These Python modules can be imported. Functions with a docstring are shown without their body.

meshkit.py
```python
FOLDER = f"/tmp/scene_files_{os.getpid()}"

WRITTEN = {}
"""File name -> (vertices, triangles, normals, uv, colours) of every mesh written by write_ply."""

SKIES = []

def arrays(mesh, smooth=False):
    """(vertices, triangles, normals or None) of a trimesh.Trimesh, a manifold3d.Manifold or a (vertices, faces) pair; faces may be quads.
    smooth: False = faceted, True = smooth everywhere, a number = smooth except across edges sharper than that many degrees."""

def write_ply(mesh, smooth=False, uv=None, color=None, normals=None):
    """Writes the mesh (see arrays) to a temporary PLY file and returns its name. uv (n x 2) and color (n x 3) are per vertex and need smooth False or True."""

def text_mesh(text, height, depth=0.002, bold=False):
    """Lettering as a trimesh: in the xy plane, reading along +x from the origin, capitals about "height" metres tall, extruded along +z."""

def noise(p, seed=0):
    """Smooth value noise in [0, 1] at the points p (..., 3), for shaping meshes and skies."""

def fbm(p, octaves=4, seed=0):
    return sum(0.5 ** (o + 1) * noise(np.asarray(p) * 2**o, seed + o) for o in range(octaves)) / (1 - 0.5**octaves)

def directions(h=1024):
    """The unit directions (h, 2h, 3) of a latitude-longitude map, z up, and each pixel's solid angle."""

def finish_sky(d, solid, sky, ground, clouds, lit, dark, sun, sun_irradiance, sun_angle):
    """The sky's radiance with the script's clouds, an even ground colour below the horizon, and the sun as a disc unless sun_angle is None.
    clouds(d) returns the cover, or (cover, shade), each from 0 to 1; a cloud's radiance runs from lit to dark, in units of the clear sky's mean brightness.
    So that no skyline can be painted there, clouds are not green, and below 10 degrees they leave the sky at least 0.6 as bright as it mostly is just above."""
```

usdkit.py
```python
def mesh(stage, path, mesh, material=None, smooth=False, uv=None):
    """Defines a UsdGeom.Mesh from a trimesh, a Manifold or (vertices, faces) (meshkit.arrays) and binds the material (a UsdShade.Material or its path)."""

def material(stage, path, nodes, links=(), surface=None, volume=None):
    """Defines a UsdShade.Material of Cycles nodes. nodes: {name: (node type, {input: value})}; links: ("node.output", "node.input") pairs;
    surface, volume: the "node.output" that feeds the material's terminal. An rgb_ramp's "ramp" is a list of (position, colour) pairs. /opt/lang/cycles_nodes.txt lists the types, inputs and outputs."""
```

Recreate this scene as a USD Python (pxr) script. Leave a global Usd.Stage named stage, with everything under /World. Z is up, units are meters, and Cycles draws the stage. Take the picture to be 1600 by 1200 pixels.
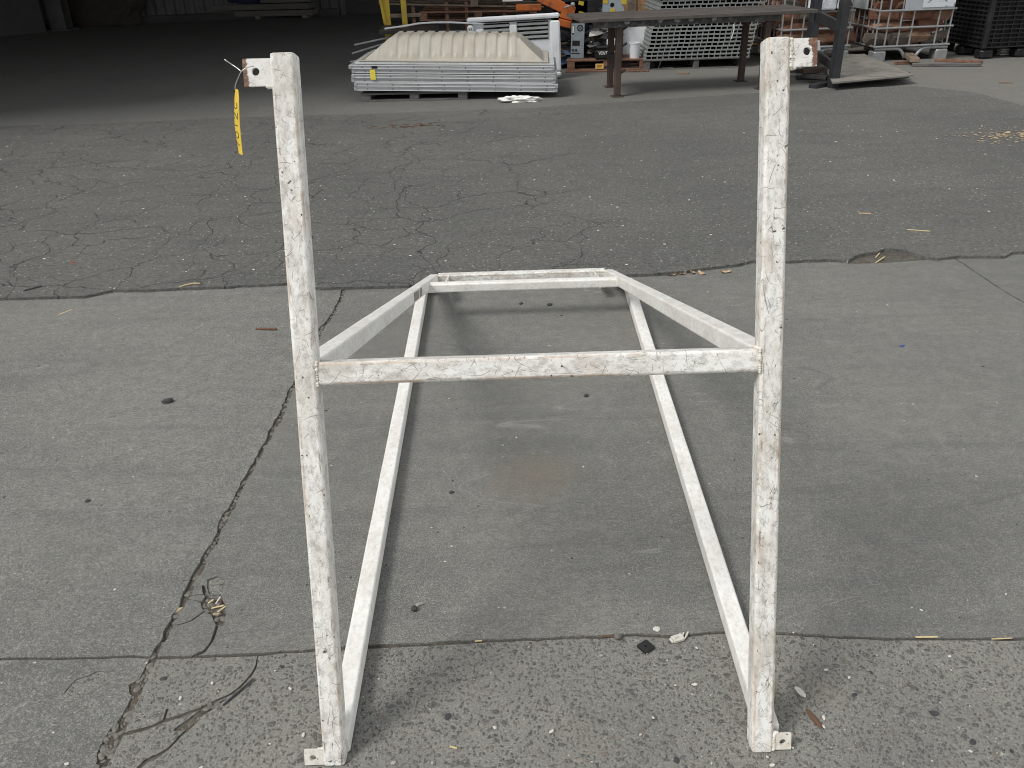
import math, random
import numpy as np, trimesh, usdkit, meshkit
import shapely, shapely.geometry as sg
from shapely.ops import unary_union
from pxr import Usd, UsdGeom, UsdLux, UsdShade, Gf, Sdf, Vt

stage = Usd.Stage.CreateInMemory()
UsdGeom.Xform.Define(stage, '/World'); UsdGeom.Scope.Define(stage, '/World/Looks')
rng = np.random.default_rng(7); random.seed(7)

# ------------------------------------------------------------------ camera, sky, sun, exposure
CAM_H, CAM_F, PITCH, ROLL = 1.55, 1300.0, math.atan(700 / 1300.0), -0.0311
_c, _s = math.cos(PITCH), math.sin(PITCH)
FWD, RIGHT, DOWN = np.array([0, _c, -_s]), np.array([1.0, 0, 0]), np.array([0, -_s, -_c])
_cr, _sr = math.cos(ROLL), math.sin(ROLL)
R2, D2 = RIGHT * _cr - DOWN * _sr, RIGHT * _sr + DOWN * _cr
cam = UsdGeom.Camera.Define(stage, '/World/camera')
cam.CreateHorizontalApertureAttr(36.0); cam.CreateVerticalApertureAttr(27.0); cam.CreateFocalLengthAttr(36.0 * CAM_F / 1600)
cam.CreateClippingRangeAttr(Gf.Vec2f(0.05, 1000)); cam.CreateFStopAttr(0.0)
cam.AddTransformOp().Set(Gf.Matrix4d(*R2, 0, *(-D2), 0, *(-FWD), 0, 0, 0, CAM_H, 1))
cam.CreateExposureAttr(0.72)

SUN = np.array([-0.58, -0.34, 0.76]); SUN /= np.linalg.norm(SUN)
SKY_STRENGTH, SUN_INTENSITY = 0.095, 0.40
dome = UsdLux.DomeLight.Define(stage, '/World/sky')
usdkit.material(stage, '/World/Looks/sky', {
    'tc': ('texture_coordinate', {}),
    'n': ('noise_texture', {'scale': 2.2, 'detail': 5.0, 'roughness': 0.55}),
    'r': ('rgb_ramp', {'ramp': [(0.3, (0.75, 0.75, 0.75)), (0.7, (0.97, 0.97, 0.97))]}),
    'sky': ('sky_texture', {'sky_type': 'single_scattering', 'sun_disc': False, 'sun_elevation': float(math.asin(SUN[2])), 'sun_rotation': float(math.atan2(SUN[0], SUN[1]))}),
    'mix': ('mix_color', {'b': (4.6, 4.62, 4.55), 'use_clamp': False}),
    'bg': ('background_shader', {'strength': SKY_STRENGTH})},
    [('tc.generated', 'n.vector'), ('n.fac', 'r.fac'), ('sky.color', 'mix.a'), ('r.color', 'mix.fac'), ('mix.result', 'bg.color')], surface='bg.background')
UsdShade.MaterialBindingAPI.Apply(dome.GetPrim()).Bind(UsdShade.Material.Get(stage, '/World/Looks/sky'))
sun = UsdLux.DistantLight.Define(stage, '/World/sun')
sun.CreateNormalizeAttr(True); sun.CreateIntensityAttr(SUN_INTENSITY); sun.CreateAngleAttr(20.0); sun.CreateColorAttr(Gf.Vec3f(1.0, 0.975, 0.935))
_z = SUN; _x = np.cross([0, 0, 1], _z); _x /= np.linalg.norm(_x); _y = np.cross(_z, _x)
sun.AddTransformOp().Set(Gf.Matrix4d(*_x, 0, *_y, 0, *_z, 0, 0, 0, 30, 1))

# ------------------------------------------------------------------ helpers
def ray(x, y):
    du, dv = x - 800, y - 600
    u, v = du * _cr + dv * _sr, -du * _sr + dv * _cr
    return RIGHT * u / CAM_F + DOWN * v / CAM_F + FWD
def G(x, y, z=0.0):
    d = ray(x, y); t = (z - CAM_H) / d[2]
    return np.array([0, 0, CAM_H]) + d * t
def AY(x, y, Y):
    d = ray(x, y)
    return np.array([0, 0, CAM_H]) + d * (Y / d[1])

_used = {}
def numbered(path):
    n = _used.get(path, -1) + 1; _used[path] = n
    return path if n == 0 else f'{path}_{n:03d}'
def meta(p, label=None, cat=None, group=None, kind=None):
    for k, v in (('label', label), ('category', cat), ('group', group), ('kind', kind)):
        if v: p.SetCustomDataByKey(k, v)
    return p
def thing(name, label, cat, loc=(0, 0, 0), rz=0.0, group=None, kind=None, tilt=(0, 0)):
    x = UsdGeom.Xform.Define(stage, numbered('/World/' + name))
    x.AddTranslateOp().Set(Gf.Vec3d(*map(float, loc))); x.AddRotateXYZOp().Set(Gf.Vec3f(math.degrees(tilt[0]), math.degrees(tilt[1]), math.degrees(rz)))
    return meta(x.GetPrim(), label, cat, group, kind)
def part(parent, name, mesh, mat, smooth=False, mtx=None, label=None, kind=None):
    base = parent.GetPath().pathString if parent is not None else '/World'
    m = usdkit.mesh(stage, numbered(base + '/' + name), mesh, M[mat] if isinstance(mat, str) else mat, smooth)
    if mtx is not None: m.AddTransformOp().Set(Gf.Matrix4d(np.asarray(mtx, float).T.tolist()))
    return meta(m.GetPrim(), label, None, None, kind)
def solo(name, mesh, mat, label, cat=None, group=None, kind=None, smooth=False, mtx=None):
    return meta(part(None, name, mesh, mat, smooth, mtx), label, cat, group, kind)
def dup(src, loc, rz, label, group=None, tilt=(0, 0)):
    was = src.GetCustomData()
    r = thing(src.GetName().rstrip('0123456789_'), label, was['category'], loc, rz, group or was.get('group'), None, tilt)
    r.GetReferences().AddInternalReference(src.GetPath()); r.SetInstanceable(True)
    return r
cat_ = trimesh.util.concatenate
def box(x0, x1, y0, y1, z0, z1, ch=0.0):
    if ch <= 0:
        b = trimesh.creation.box((x1 - x0, y1 - y0, z1 - z0))
    else:
        pts = []
        hx, hy, hz = (x1 - x0) / 2, (y1 - y0) / 2, (z1 - z0) / 2
        ch = min(ch, hx * .8, hy * .8, hz * .8)
        for a in (-1, 1):
            for b_ in (-1, 1):
                for c_ in (-1, 1):
                    pts += [(a * hx, b_ * (hy - ch), c_ * (hz - ch)), (a * (hx - ch), b_ * hy, c_ * (hz - ch)), (a * (hx - ch), b_ * (hy - ch), c_ * hz)]
        b = trimesh.convex.convex_hull(np.array(pts))
    b.apply_translation(((x0 + x1) / 2, (y0 + y1) / 2, (z0 + z1) / 2))
    return b
def frame_to(a, b, side=(1, 0, 0)):
    """4x4 whose z axis runs from a to b, x axis close to side."""
    a, b = np.asarray(a, float), np.asarray(b, float); z = b - a; L = np.linalg.norm(z); z /= L
    x = np.asarray(side, float); x = x - z * (x @ z); x /= np.linalg.norm(x); y = np.cross(z, x)
    m = np.eye(4); m[:3, 0], m[:3, 1], m[:3, 2], m[:3, 3] = x, y, z, a
    return m, L
def bar(a, b, w, h, side=(1, 0, 0), ch=0.0):
    m, L = frame_to(a, b, side); q = box(-w / 2, w / 2, -h / 2, h / 2, 0, L, ch); q.apply_transform(m); return q
def rod(a, b, r, n=8):
    m, L = frame_to(a, b, (1, 0, 0) if abs(b[0] - a[0]) < abs(b[2] - a[2]) + abs(b[1] - a[1]) else (0, 0, 1))
    q = trimesh.creation.cylinder(r, L, sections=n); q.apply_translation((0, 0, L / 2)); q.apply_transform(m); return q
def tube_path(P, r, n=8):
    P = np.asarray(P, float); T = np.gradient(P, axis=0); T /= np.linalg.norm(T, axis=1)[:, None]
    ref = np.array([0.31, 0.2, 0.93]); V = []
    for p, t in zip(P, T):
        u = np.cross(t, ref); u /= np.linalg.norm(u); v = np.cross(t, u)
        V += [p + r * (math.cos(k) * u + math.sin(k) * v) for k in np.linspace(0, 2 * np.pi, n, endpoint=False)]
    F = [(i * n + k, i * n + (k + 1) % n, (i + 1) * n + (k + 1) % n, (i + 1) * n + k) for i in range(len(P) - 1) for k in range(n)]
    F = [q for f in F for q in ((f[0], f[1], f[2]), (f[0], f[2], f[3]))]
    c0, c1 = len(V), len(V) + 1; V += [P[0], P[-1]]
    F += [(c0, (k + 1) % n, k) for k in range(n)] + [(c1, (len(P) - 1) * n + k, (len(P) - 1) * n + (k + 1) % n) for k in range(n)]
    q = trimesh.Trimesh(np.array(V), np.array(F), process=False); trimesh.repair.fix_normals(q); return q
def rounded_tube(w, h, L, r=0.007, end=0.003, seg=5):
    """Square steel tube with rounded corners, along +z from 0 to L, section w (x) by h (y)."""
    ring = []
    for cx, cy, a0 in ((w/2-r, h/2-r, 0), (-w/2+r, h/2-r, 90), (-w/2+r, -h/2+r, 180), (w/2-r, -h/2+r, 270)):
        for k in range(seg + 1):
            a = math.radians(a0 + 90 * k / seg); ring.append((cx + r * math.cos(a), cy + r * math.sin(a)))
    ring = np.array(ring); n = len(ring); V = []
    lv = [(0, 1 - 2 * end / w), (end * .3, 1 - .6 * end / w), (end, 1)] + [(z, 1) for z in np.linspace(end, L - end, max(2, int(L / .02)))[1:-1]] + [(L - end, 1), (L - end * .3, 1 - .6 * end / w), (L, 1 - 2 * end / w)]
    for z, s in lv: V += [(x * s, y * s, z) for x, y in ring]
    F = []
    for i in range(len(lv) - 1):
        for k in range(n):
            a, b, c, d = i*n+k, i*n+(k+1) % n, (i+1)*n+(k+1) % n, (i+1)*n+k
            F += [(a, b, c), (a, c, d)]
    V += [(0, 0, 0), (0, 0, L)]; c0, c1 = len(V) - 2, len(V) - 1; t = (len(lv) - 1) * n
    F += [(c0, (k+1) % n, k) for k in range(n)] + [(c1, t+k, t+(k+1) % n) for k in range(n)]
    V = np.array(V)
    V[:, :2] += ((meshkit.noise(V * [30, 30, 6], 3) - .5) * .0012)[:, None]      # slight waviness of a knocked-about tube
    return trimesh.Trimesh(V, np.array(F), process=False)
def blob(r, seed, squash=(1, 1, .6), sub=2, rough=.35, freq=1.3):
    q = trimesh.creation.icosphere(sub, 1.0); v = np.array(q.vertices)
    v *= (1 + rough * (meshkit.fbm(v * freq + seed * 7.3, 3, seed) - .5) * 2)[:, None]
    q.vertices = v * np.array(squash) * r; return q
def shard(r, g, squash=(1, .6, .3), n=9):
    return trimesh.convex.convex_hull(g.normal(size=(n, 3)) * np.array(squash) * r)

# ------------------------------------------------------------------ materials
class Ref(str): pass
class Graph:
    def __init__(s): s.n, s.l, s.k = {}, [], 0
    def __call__(s, kind, out, **kw):
        name = f'n{s.k}'; s.k += 1; ins = {}
        for a, v in kw.items():
            if isinstance(v, Ref): s.l.append((str(v), f'{name}.{a}'))
            else: ins[a] = v
        s.n[name] = (kind, ins); return Ref(f'{name}.{out}')
    def noise(s, v, scale, detail=4.0, rough=.55, dist=0.0): return s('noise_texture', 'fac', vector=v, scale=scale, detail=detail, roughness=rough, distortion=dist)
    def ramp(s, f, *stops): return s('rgb_ramp', 'color', fac=f, ramp=[(p, (c,) * 3 if np.ndim(c) == 0 else c) for p, c in stops])
    def map(s, f, a, b, c=0.0, d=1.0): return s('map_range', 'result', value=f, from_min=a, from_max=b, to_min=c, to_max=d, clamp=True)
    def mix(s, f, a, b, how='mix'): return s('mix_color', 'result', fac=f, a=a, b=b, blend_type=how)
    def math(s, t, a, b=0.0): return s('math', 'value', math_type=t, value1=a, value2=b)
    def scale(s, v, x, y, z): return s('mapping', 'vector', vector=v, scale=(x, y, z), mapping_type='point')
    def rot(s, v, rx, ry, rz, sc=(1, 1, 1)): return s('mapping', 'vector', vector=v, rotation=(rx, ry, rz), scale=sc, mapping_type='point')
    def bump(s, h, strength=.4, distance=.004, normal=None):
        kw = dict(height=h, strength=strength, distance=distance)
        if normal is not None: kw['normal'] = normal
        return s('bump', 'normal', **kw)
    def pos(s): return s('geometry', 'position')
    def obj(s, shift=True):
        o = s('texture_coordinate', 'object')
        if not shift: return o
        r = s('object_info', 'random'); r2 = s('combine_xyz', 'vector', x=s.math('multiply', r, 37.0), y=s.math('multiply', r, 91.0), z=s.math('multiply', r, 53.0))
        return s('vector_math', 'vector', vector1=o, vector2=r2, math_type='add')
    def done(s, name, **kw):
        p = s('principled_bsdf', 'BSDF', **kw)
        m = usdkit.material(stage, '/World/Looks/' + name, s.n, s.l, surface=str(p)); M[name] = m; return m
M = {}
def iso(g, v, scale, width, dist=0.0, detail=1.0):
    """thin wandering lines: 1 on the line."""
    f = g.noise(v, scale, detail, .5, dist)
    return g.map(g.math('absolute', g.math('subtract', f, .5)), 0.0, width, 1.0, 0.0)

def paint_white():
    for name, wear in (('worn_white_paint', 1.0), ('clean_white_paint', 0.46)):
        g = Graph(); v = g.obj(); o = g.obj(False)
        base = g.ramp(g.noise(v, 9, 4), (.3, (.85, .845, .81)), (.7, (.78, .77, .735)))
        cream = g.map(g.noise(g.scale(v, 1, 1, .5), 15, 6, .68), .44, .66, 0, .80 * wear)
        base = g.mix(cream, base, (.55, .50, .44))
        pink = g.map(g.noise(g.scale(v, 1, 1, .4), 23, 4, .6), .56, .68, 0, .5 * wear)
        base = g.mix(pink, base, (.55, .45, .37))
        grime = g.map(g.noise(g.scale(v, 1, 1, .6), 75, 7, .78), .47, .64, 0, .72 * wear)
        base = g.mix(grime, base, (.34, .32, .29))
        sc = None
        for k, (rx, st, sz, w) in enumerate((((.3, .9, .4), (1, 1, .22), 70, .005), ((1.1, .2, -.5), (1, 1, .25), 90, .006))):
            u = g.rot(v, *rx, sc=st); line = iso(g, u, sz, w, .0, 1.0)
            m = g.math('multiply', line, g.map(g.noise(v, 37 + 9 * k, 2), .53, .60, 0, 1))
            sc = m if sc is None else g.math('maximum', sc, m)
        xx, yy, zz = (g('separate_xyz', k_, vector=v) for k_ in 'xyz')
        for sc_, ln, wd, prob, off in ((30.0, .016, .00045, .42, 0.0), (15.0, .034, .0005, .42, 3.3), (62.0, .008, .0004, .55, 7.7)):
            uv = g('combine_xyz', 'vector', x=g.math('add', g.math('add', xx, yy), off), y=zz, z=0.0)
            pc = g('voronoi_texture', 'position', vector=uv, scale=sc_, feature='f1', dimensions='2D'); cc = g('voronoi_texture', 'color', vector=uv, scale=sc_, feature='f1', dimensions='2D')
            rel = g('vector_math', 'vector', vector1=uv, vector2=pc, math_type='subtract'); rx_, ry_ = g('separate_xyz', 'x', vector=rel), g('separate_xyz', 'y', vector=rel)
            cr_, cg_, cb_ = (g('separate_color', k_, color=cc) for k_ in 'rgb')
            an = g.math('multiply', cr_, 3.14159); ca, sa = g.math('cosine', an), g.math('sine', an)
            al = g.math('add', g.math('multiply', rx_, ca), g.math('multiply', ry_, sa)); ac = g.math('subtract', g.math('multiply', ry_, ca), g.math('multiply', rx_, sa))
            ac = g.math('add', ac, g.math('multiply', g.math('multiply', al, al), g.map(cb_, 0, 1, -14.0, 14.0)))
            m = g.math('multiply', g.map(g.math('absolute', ac), wd * .5, wd * 1.5, 1, 0), g.map(g.math('absolute', al), ln * .5, ln, 1, 0))
            m = g.math('multiply', m, g.math('less_than', cg_, prob)); m = g.math('multiply', m, g.map(g.noise(v, 15.0 + sc_ * .2, 3), .42, .56, .05, 1)); sc = g.math('maximum', sc, m)
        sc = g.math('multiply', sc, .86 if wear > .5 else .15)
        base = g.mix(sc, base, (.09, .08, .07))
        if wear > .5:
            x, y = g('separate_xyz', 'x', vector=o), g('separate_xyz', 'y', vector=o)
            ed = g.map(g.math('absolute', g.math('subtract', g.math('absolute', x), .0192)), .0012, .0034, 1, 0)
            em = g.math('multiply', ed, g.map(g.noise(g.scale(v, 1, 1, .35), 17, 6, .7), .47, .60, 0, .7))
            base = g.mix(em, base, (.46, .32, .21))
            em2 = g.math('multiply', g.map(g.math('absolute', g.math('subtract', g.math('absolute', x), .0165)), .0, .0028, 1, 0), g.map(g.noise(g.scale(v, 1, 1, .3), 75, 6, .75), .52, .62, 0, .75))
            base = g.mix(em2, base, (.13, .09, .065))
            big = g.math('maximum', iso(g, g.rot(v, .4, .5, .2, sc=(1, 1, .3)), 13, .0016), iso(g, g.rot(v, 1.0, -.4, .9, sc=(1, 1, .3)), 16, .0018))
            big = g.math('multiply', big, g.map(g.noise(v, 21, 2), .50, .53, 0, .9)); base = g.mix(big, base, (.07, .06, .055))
        chips = g.map(g.noise(v, 95, 2, .5), .70 if wear > .5 else .76, .735 if wear > .5 else .79, 0, .95)
        base = g.mix(chips, base, (.07, .045, .035))
        rustn = g.map(g.noise(v, 7, 4, .6), .66, .76, 0, .55 * wear)
        rusts = g.math('multiply', rustn, g.map(g.noise(v, 120, 4, .6), .45, .62, 0, 1))
        base = g.mix(rusts, base, (.22, .09, .045))
        h = g.math('subtract', g.noise(v, 160, 3), g.math('multiply', g.math('maximum', sc, chips), 1.5))
        g.done(name, base_color=base, roughness=g.map(g.noise(v, 30, 3), .3, .7, .38, .6), normal=g.bump(h, .25, .0015), specular_ior_level=.4)
paint_white()
def tab_paint():
    for nm, thr, slant, namp in (('rusty_tab', .0425, .06, .020), ('peeled_tab', .0372, -.26, .034)):
        g = Graph(); v = g.obj(False)                                 # local +x points away from the leg, +y up the leg
        x, y = g('separate_xyz', 'x', vector=v), g('separate_xyz', 'y', vector=v)
        f_ = g.math('subtract', x, g.math('multiply', g.math('subtract', y, .025), slant))
        edge = g.map(g.math('add', f_, g.math('multiply', g.math('subtract', g.noise(v, 80, 5, .7), .5), namp)), thr, thr + .0015, 0, 1)
        base = g.ramp(g.noise(v, 40, 4), (.3, (.80, .79, .76)), (.7, (.64, .62, .57)))
        gr = g.map(g.noise(v, 110, 6, .75), .52, .66, 0, .5); base = g.mix(gr, base, (.36, .34, .31))
        l1 = g.math('multiply', iso(g, g.rot(v, .2, .9, .5, sc=(1, 1, .3)), 60, .014), g.map(g.noise(v, 40, 2), .5, .56))
        base = g.mix(l1, base, (.06, .05, .05))
        rust = g.ramp(g.noise(v, 150, 5, .65), (.3, (.10, .050, .035)), (.55, (.20, .10, .065)), (.72, (.36, .27, .21)))
        g.done(nm, base_color=g.mix(edge, base, rust), roughness=.6, normal=g.bump(g.math('subtract', g.noise(v, 200, 3), edge), .35, .001))
    g = Graph(); v = g.obj()
    base = g.ramp(g.noise(v, 60, 4), (.3, (.78, .76, .71)), (.68, (.60, .55, .47)))
    chips = g.map(g.noise(v, 120, 2), .66, .7, 0, .9)
    g.done('white_tab', base_color=g.mix(chips, base, (.07, .05, .04)), roughness=.55, normal=g.bump(g.noise(v, 200, 3), .3, .001))
tab_paint()

STAIN = tuple(G(838, 742))
def ground_materials():
    # smooth old concrete slab
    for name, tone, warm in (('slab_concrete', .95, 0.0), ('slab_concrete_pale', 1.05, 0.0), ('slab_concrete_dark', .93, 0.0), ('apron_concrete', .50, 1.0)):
        g = Graph(); v = g.pos()
        a = g.noise(v, .9, 5, .6); b = g.noise(g.scale(v, 1, 1, 1), 4.2, 5, .6); c = g.noise(v, 260, 3, .7); d = g.noise(v, 55, 4, .65)
        base = g.ramp(a, (.36, tuple(np.array((0.138, 0.141, 0.129)) * tone)), (.62, tuple(np.array((0.264, 0.262, 0.230)) * tone)))
        base = g.mix(g.map(b, .38, .66, 0, .6), base, tuple(np.array((0.257, 0.247, 0.225)) * tone))
        stain = g.map(g.noise(g.scale(v, 1, .55, 1), 1.7, 5, .65), .54, .70, 0, .34)
        base = g.mix(stain, base, (.235, .225, .185))
        tyre = g.map(g.noise(g.rot(v, 0, 0, .38, sc=(.35, 3.2, 1)), 2.4, 5, .65), .50, .68, 0, .60)
        base = g.mix(tyre, base, (.105, .105, .104))
        fine = g.noise(g.rot(v, 0, 0, .25, sc=(1, 5, 1)), 9, 6, .7)
        base = g.mix(g.map(fine, .42, .62, .18, 0), base, (.14, .17, .166))
        blt = g.noise(v, 21, 5, .72); base = g.mix(g.map(blt, .40, .55, .38, 0), base, (.095, .094, .09)); base = g.mix(g.map(blt, .54, .68, 0, .32), base, (.36, .35, .32)); mid = g.noise(v, 95, 5, .8); base = g.mix(g.map(mid, .38, .53, .62, 0), base, (.075, .074, .070)); base = g.mix(g.map(mid, .53, .66, 0, .5), base, (.40, .39, .36))
        bs = g.map(g.math('add', g('vector_math', 'value', vector1=v, vector2=STAIN, math_type='distance'), g.math('multiply', g.noise(v, 9, 4, .6), .16)), .10, .26, .5, 0); base = g.mix(bs, base, (.22, .155, .09))
        scuff = g.math('multiply', iso(g, g.rot(v, 0, 0, 1.1, sc=(.25, 1.3, 1)), 2.3, .004, .4, 2.0), g.map(g.noise(v, 3.0, 3), .52, .62, 0, .5)); base = g.mix(scuff, base, (.42, .41, .39))
        drag = g.math('multiply', iso(g, g.rot(v, 0, 0, -.7, sc=(.2, 1.0, 1)), 2.0, .006, .6, 2.0), g.map(g.noise(v, 2.2, 3), .50, .60, 0, .55)); base = g.mix(drag, base, (.07, .07, .07))
        base = g.mix(g.map(c, .38, .56, .7, 0), base, (.085, .083, .078))
        base = g.mix(g.map(c, .54, .66, 0, .55), base, (.46, .45, .42))
        gr = g.noise(v, 620, 2, .6); base = g.mix(g.map(gr, .36, .5, .65, 0), base, (.075, .074, .07)); base = g.mix(g.map(gr, .56, .68, 0, .5), base, (.50, .49, .46))
        vo = g('voronoi_texture', 'distance', vector=v, scale=26.0, feature='f1'); vc = g('voronoi_texture', 'color', vector=v, scale=26.0, feature='f1')
        cr = g('separate_color', 'r', color=vc)
        pit = g.math('multiply', g.map(vo, .07, .11, 1, 0), g.math('greater_than', cr, .93))
        lite = g.math('multiply', g.map(vo, .08, .10, 1, 0), g.math('less_than', cr, .04))
        base = g.mix(g.math('multiply', pit, .8), base, (.03, .03, .03)); base = g.mix(g.math('multiply', lite, .7), base, (.5, .49, .45))
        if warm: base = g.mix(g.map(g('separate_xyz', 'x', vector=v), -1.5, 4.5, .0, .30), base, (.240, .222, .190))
        h = g.math('add', g.math('multiply', c, .5), g.math('subtract', d, g.math('multiply', pit, 2.0)))
        g.done(name, base_color=base, roughness=.82, specular_ior_level=.3, normal=g.bump(h, .45, .0025))
    # worn concrete with the aggregate showing
    g = Graph(); v = g.pos(); w = g('vector_math', 'vector', vector1=v, vector2=g('vector_math', 'vector', vector1=g('noise_texture', 'color', vector=v, scale=30.0, detail=2.0), vector2=(.022, .022, 0), math_type='multiply'), math_type='add')
    base = g.ramp(g.noise(v, 3.0, 5, .6), (.30, (.185, .183, .167)), (.70, (.275, .269, .238)))
    base = g.mix(g.map(g.noise(v, 240, 4, .7), .36, .62, .6, 0), base, (.12, .117, .108))
    base = g.mix(g.map(g.noise(v, 300, 3, .7), .56, .70, 0, .55), base, (.36, .35, .32))
    hh = g.math('multiply', g.noise(v, 150, 4, .65), .6)
    for sc, rad, frac, sq in ((36.0, .33, .36, (1, 1.4, 1)), (66.0, .34, .42, (1.4, 1, 1)), (120.0, .34, .5, (1, 1, 1))):
        u = g.scale(w, *sq)
        d = g('voronoi_texture', 'distance', vector=u, scale=sc, feature='f1', dimensions='2D'); col = g('voronoi_texture', 'color', vector=u, scale=sc, feature='f1', dimensions='2D')
        r_, gg, bb = (g('separate_color', k, color=col) for k in 'rgb')
        rr = g.math('multiply', g.map(gg, 0, 1, .45, 1.0), rad)
        on = g.math('less_than', r_, frac)
        inside = g.math('multiply', g.map(g.math('subtract', d, rr), -.035, .0, 1, 0), on)
        rim = g.math('multiply', g.map(g.math('absolute', g.math('subtract', d, rr)), .0, .07, 1, 0), on)
        stone = g.ramp(bb, (0.0, (.040, .042, .043)), (.55, (.078, .078, .076)), (.82, (.125, .12, .11)), (.93, (.18, .14, .105)), (1.0, (.50, .49, .44)))
        stone = g.mix(g.map(g.noise(v, 420, 2), .4, .65, 0, .35), stone, (.16, .16, .155))
        base = g.mix(g.math('multiply', inside, .86), base, stone)
        base = g.mix(g.math('multiply', rim, .6), base, (.34, .33, .305))
        hh = g.math('add', hh, g.math('multiply', inside, .55)); hh = g.math('subtract', hh, g.math('multiply', rim, .35))
    gr = g.noise(v, 560, 2, .6); base = g.mix(g.map(gr, .36, .5, .6, 0), base, (.07, .069, .065)); base = g.mix(g.map(gr, .57, .68, 0, .6), base, (.52, .51, .47))
    base = g.mix(g.map(g.noise(v, 2.3, 4, .6), .58, .72, 0, .32), base, (.27, .235, .175))
    g.done('aggregate_concrete', base_color=base, roughness=.8, specular_ior_level=.3, normal=g.bump(hh, .8, .004))
    # old cracked asphalt
    g = Graph(); v = g.pos()
    wob = g('vector_math', 'vector', vector1=g('noise_texture', 'color', vector=v, scale=2.2, detail=4.0), vector2=(.55, .55, 0), math_type='multiply')
    w = g('vector_math', 'vector', vector1=v, vector2=wob, math_type='add')
    base = g.ramp(g.noise(v, .55, 5, .6), (.30, (.110, .110, .105)), (.70, (.176, .173, .158)))
    base = g.mix(g.map(g.noise(g.scale(v, .5, 2.0, 1), 2.6, 5, .6), .5, .7, 0, .55), base, (.094, .094, .092))
    md = g.noise(v, 48, 6, .8); base = g.mix(g.map(md, .38, .54, .6, 0), base, (.045, .045, .044)); base = g.mix(g.map(md, .54, .68, 0, .55), base, (.27, .265, .245))
    base = g.mix(g.map(g.noise(v, 190, 3, .7), .40, .6, .55, 0), base, (.062, .062, .060))
    base = g.mix(g.map(g.noise(v, 130, 3, .7), .58, .70, 0, .7), base, (.38, .37, .34))
    d = g('voronoi_texture', 'distance', vector=v, scale=34.0, feature='f1', dimensions='2D'); col = g('voronoi_texture', 'color', vector=v, scale=34.0, feature='f1', dimensions='2D')
    r_, g_ = g('separate_color', 'r', color=col), g('separate_color', 'g', color=col)
    chip = g.math('multiply', g.math('less_than', d, g.map(g_, 0, 1, .07, .2)), g.math('less_than', r_, .13))
    base = g.mix(g.math('multiply', chip, .6), base, (.52, .50, .45))
    x, y = g('separate_xyz', 'x', vector=v), g('separate_xyz', 'y', vector=v)
    dens = g.map(g.math('add', g.math('multiply', g.noise(v, .7, 3), 4.0), g.math('multiply', x, -.75)), 1.0, 2.3, 0, 1)
    dens = g.math('multiply', dens, g.map(y, 3.4, 4.2, .75, 1))
    e1 = g('voronoi_texture', 'distance', vector=w, scale=1.15, feature='distance_to_edge', dimensions='2D')
    e2 = g('voronoi_texture', 'distance', vector=w, scale=2.9, feature='distance_to_edge', dimensions='2D')
    c1 = g.math('multiply', g.map(e1, .002, .0068, 1, 0), g.math('multiply', g.map(dens, .15, .5, 0, 1), g.map(g.noise(v, 2.4, 3), .40, .60, .15, 1)))
    c2 = g.math('multiply', g.map(e2, .003, .0115, 1, 0), g.math('multiply', dens, g.map(g.noise(v, 1.7, 3), .36, .54, .05, .9)))
    crk = g.math('maximum', c1, c2)
    base = g.mix(g.math('multiply', crk, .84), base, (.036, .034, .032))
    h = g.math('subtract', g.math('add', g.noise(v, 150, 4, .7), chip), g.math('multiply', crk, 3.0))
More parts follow.
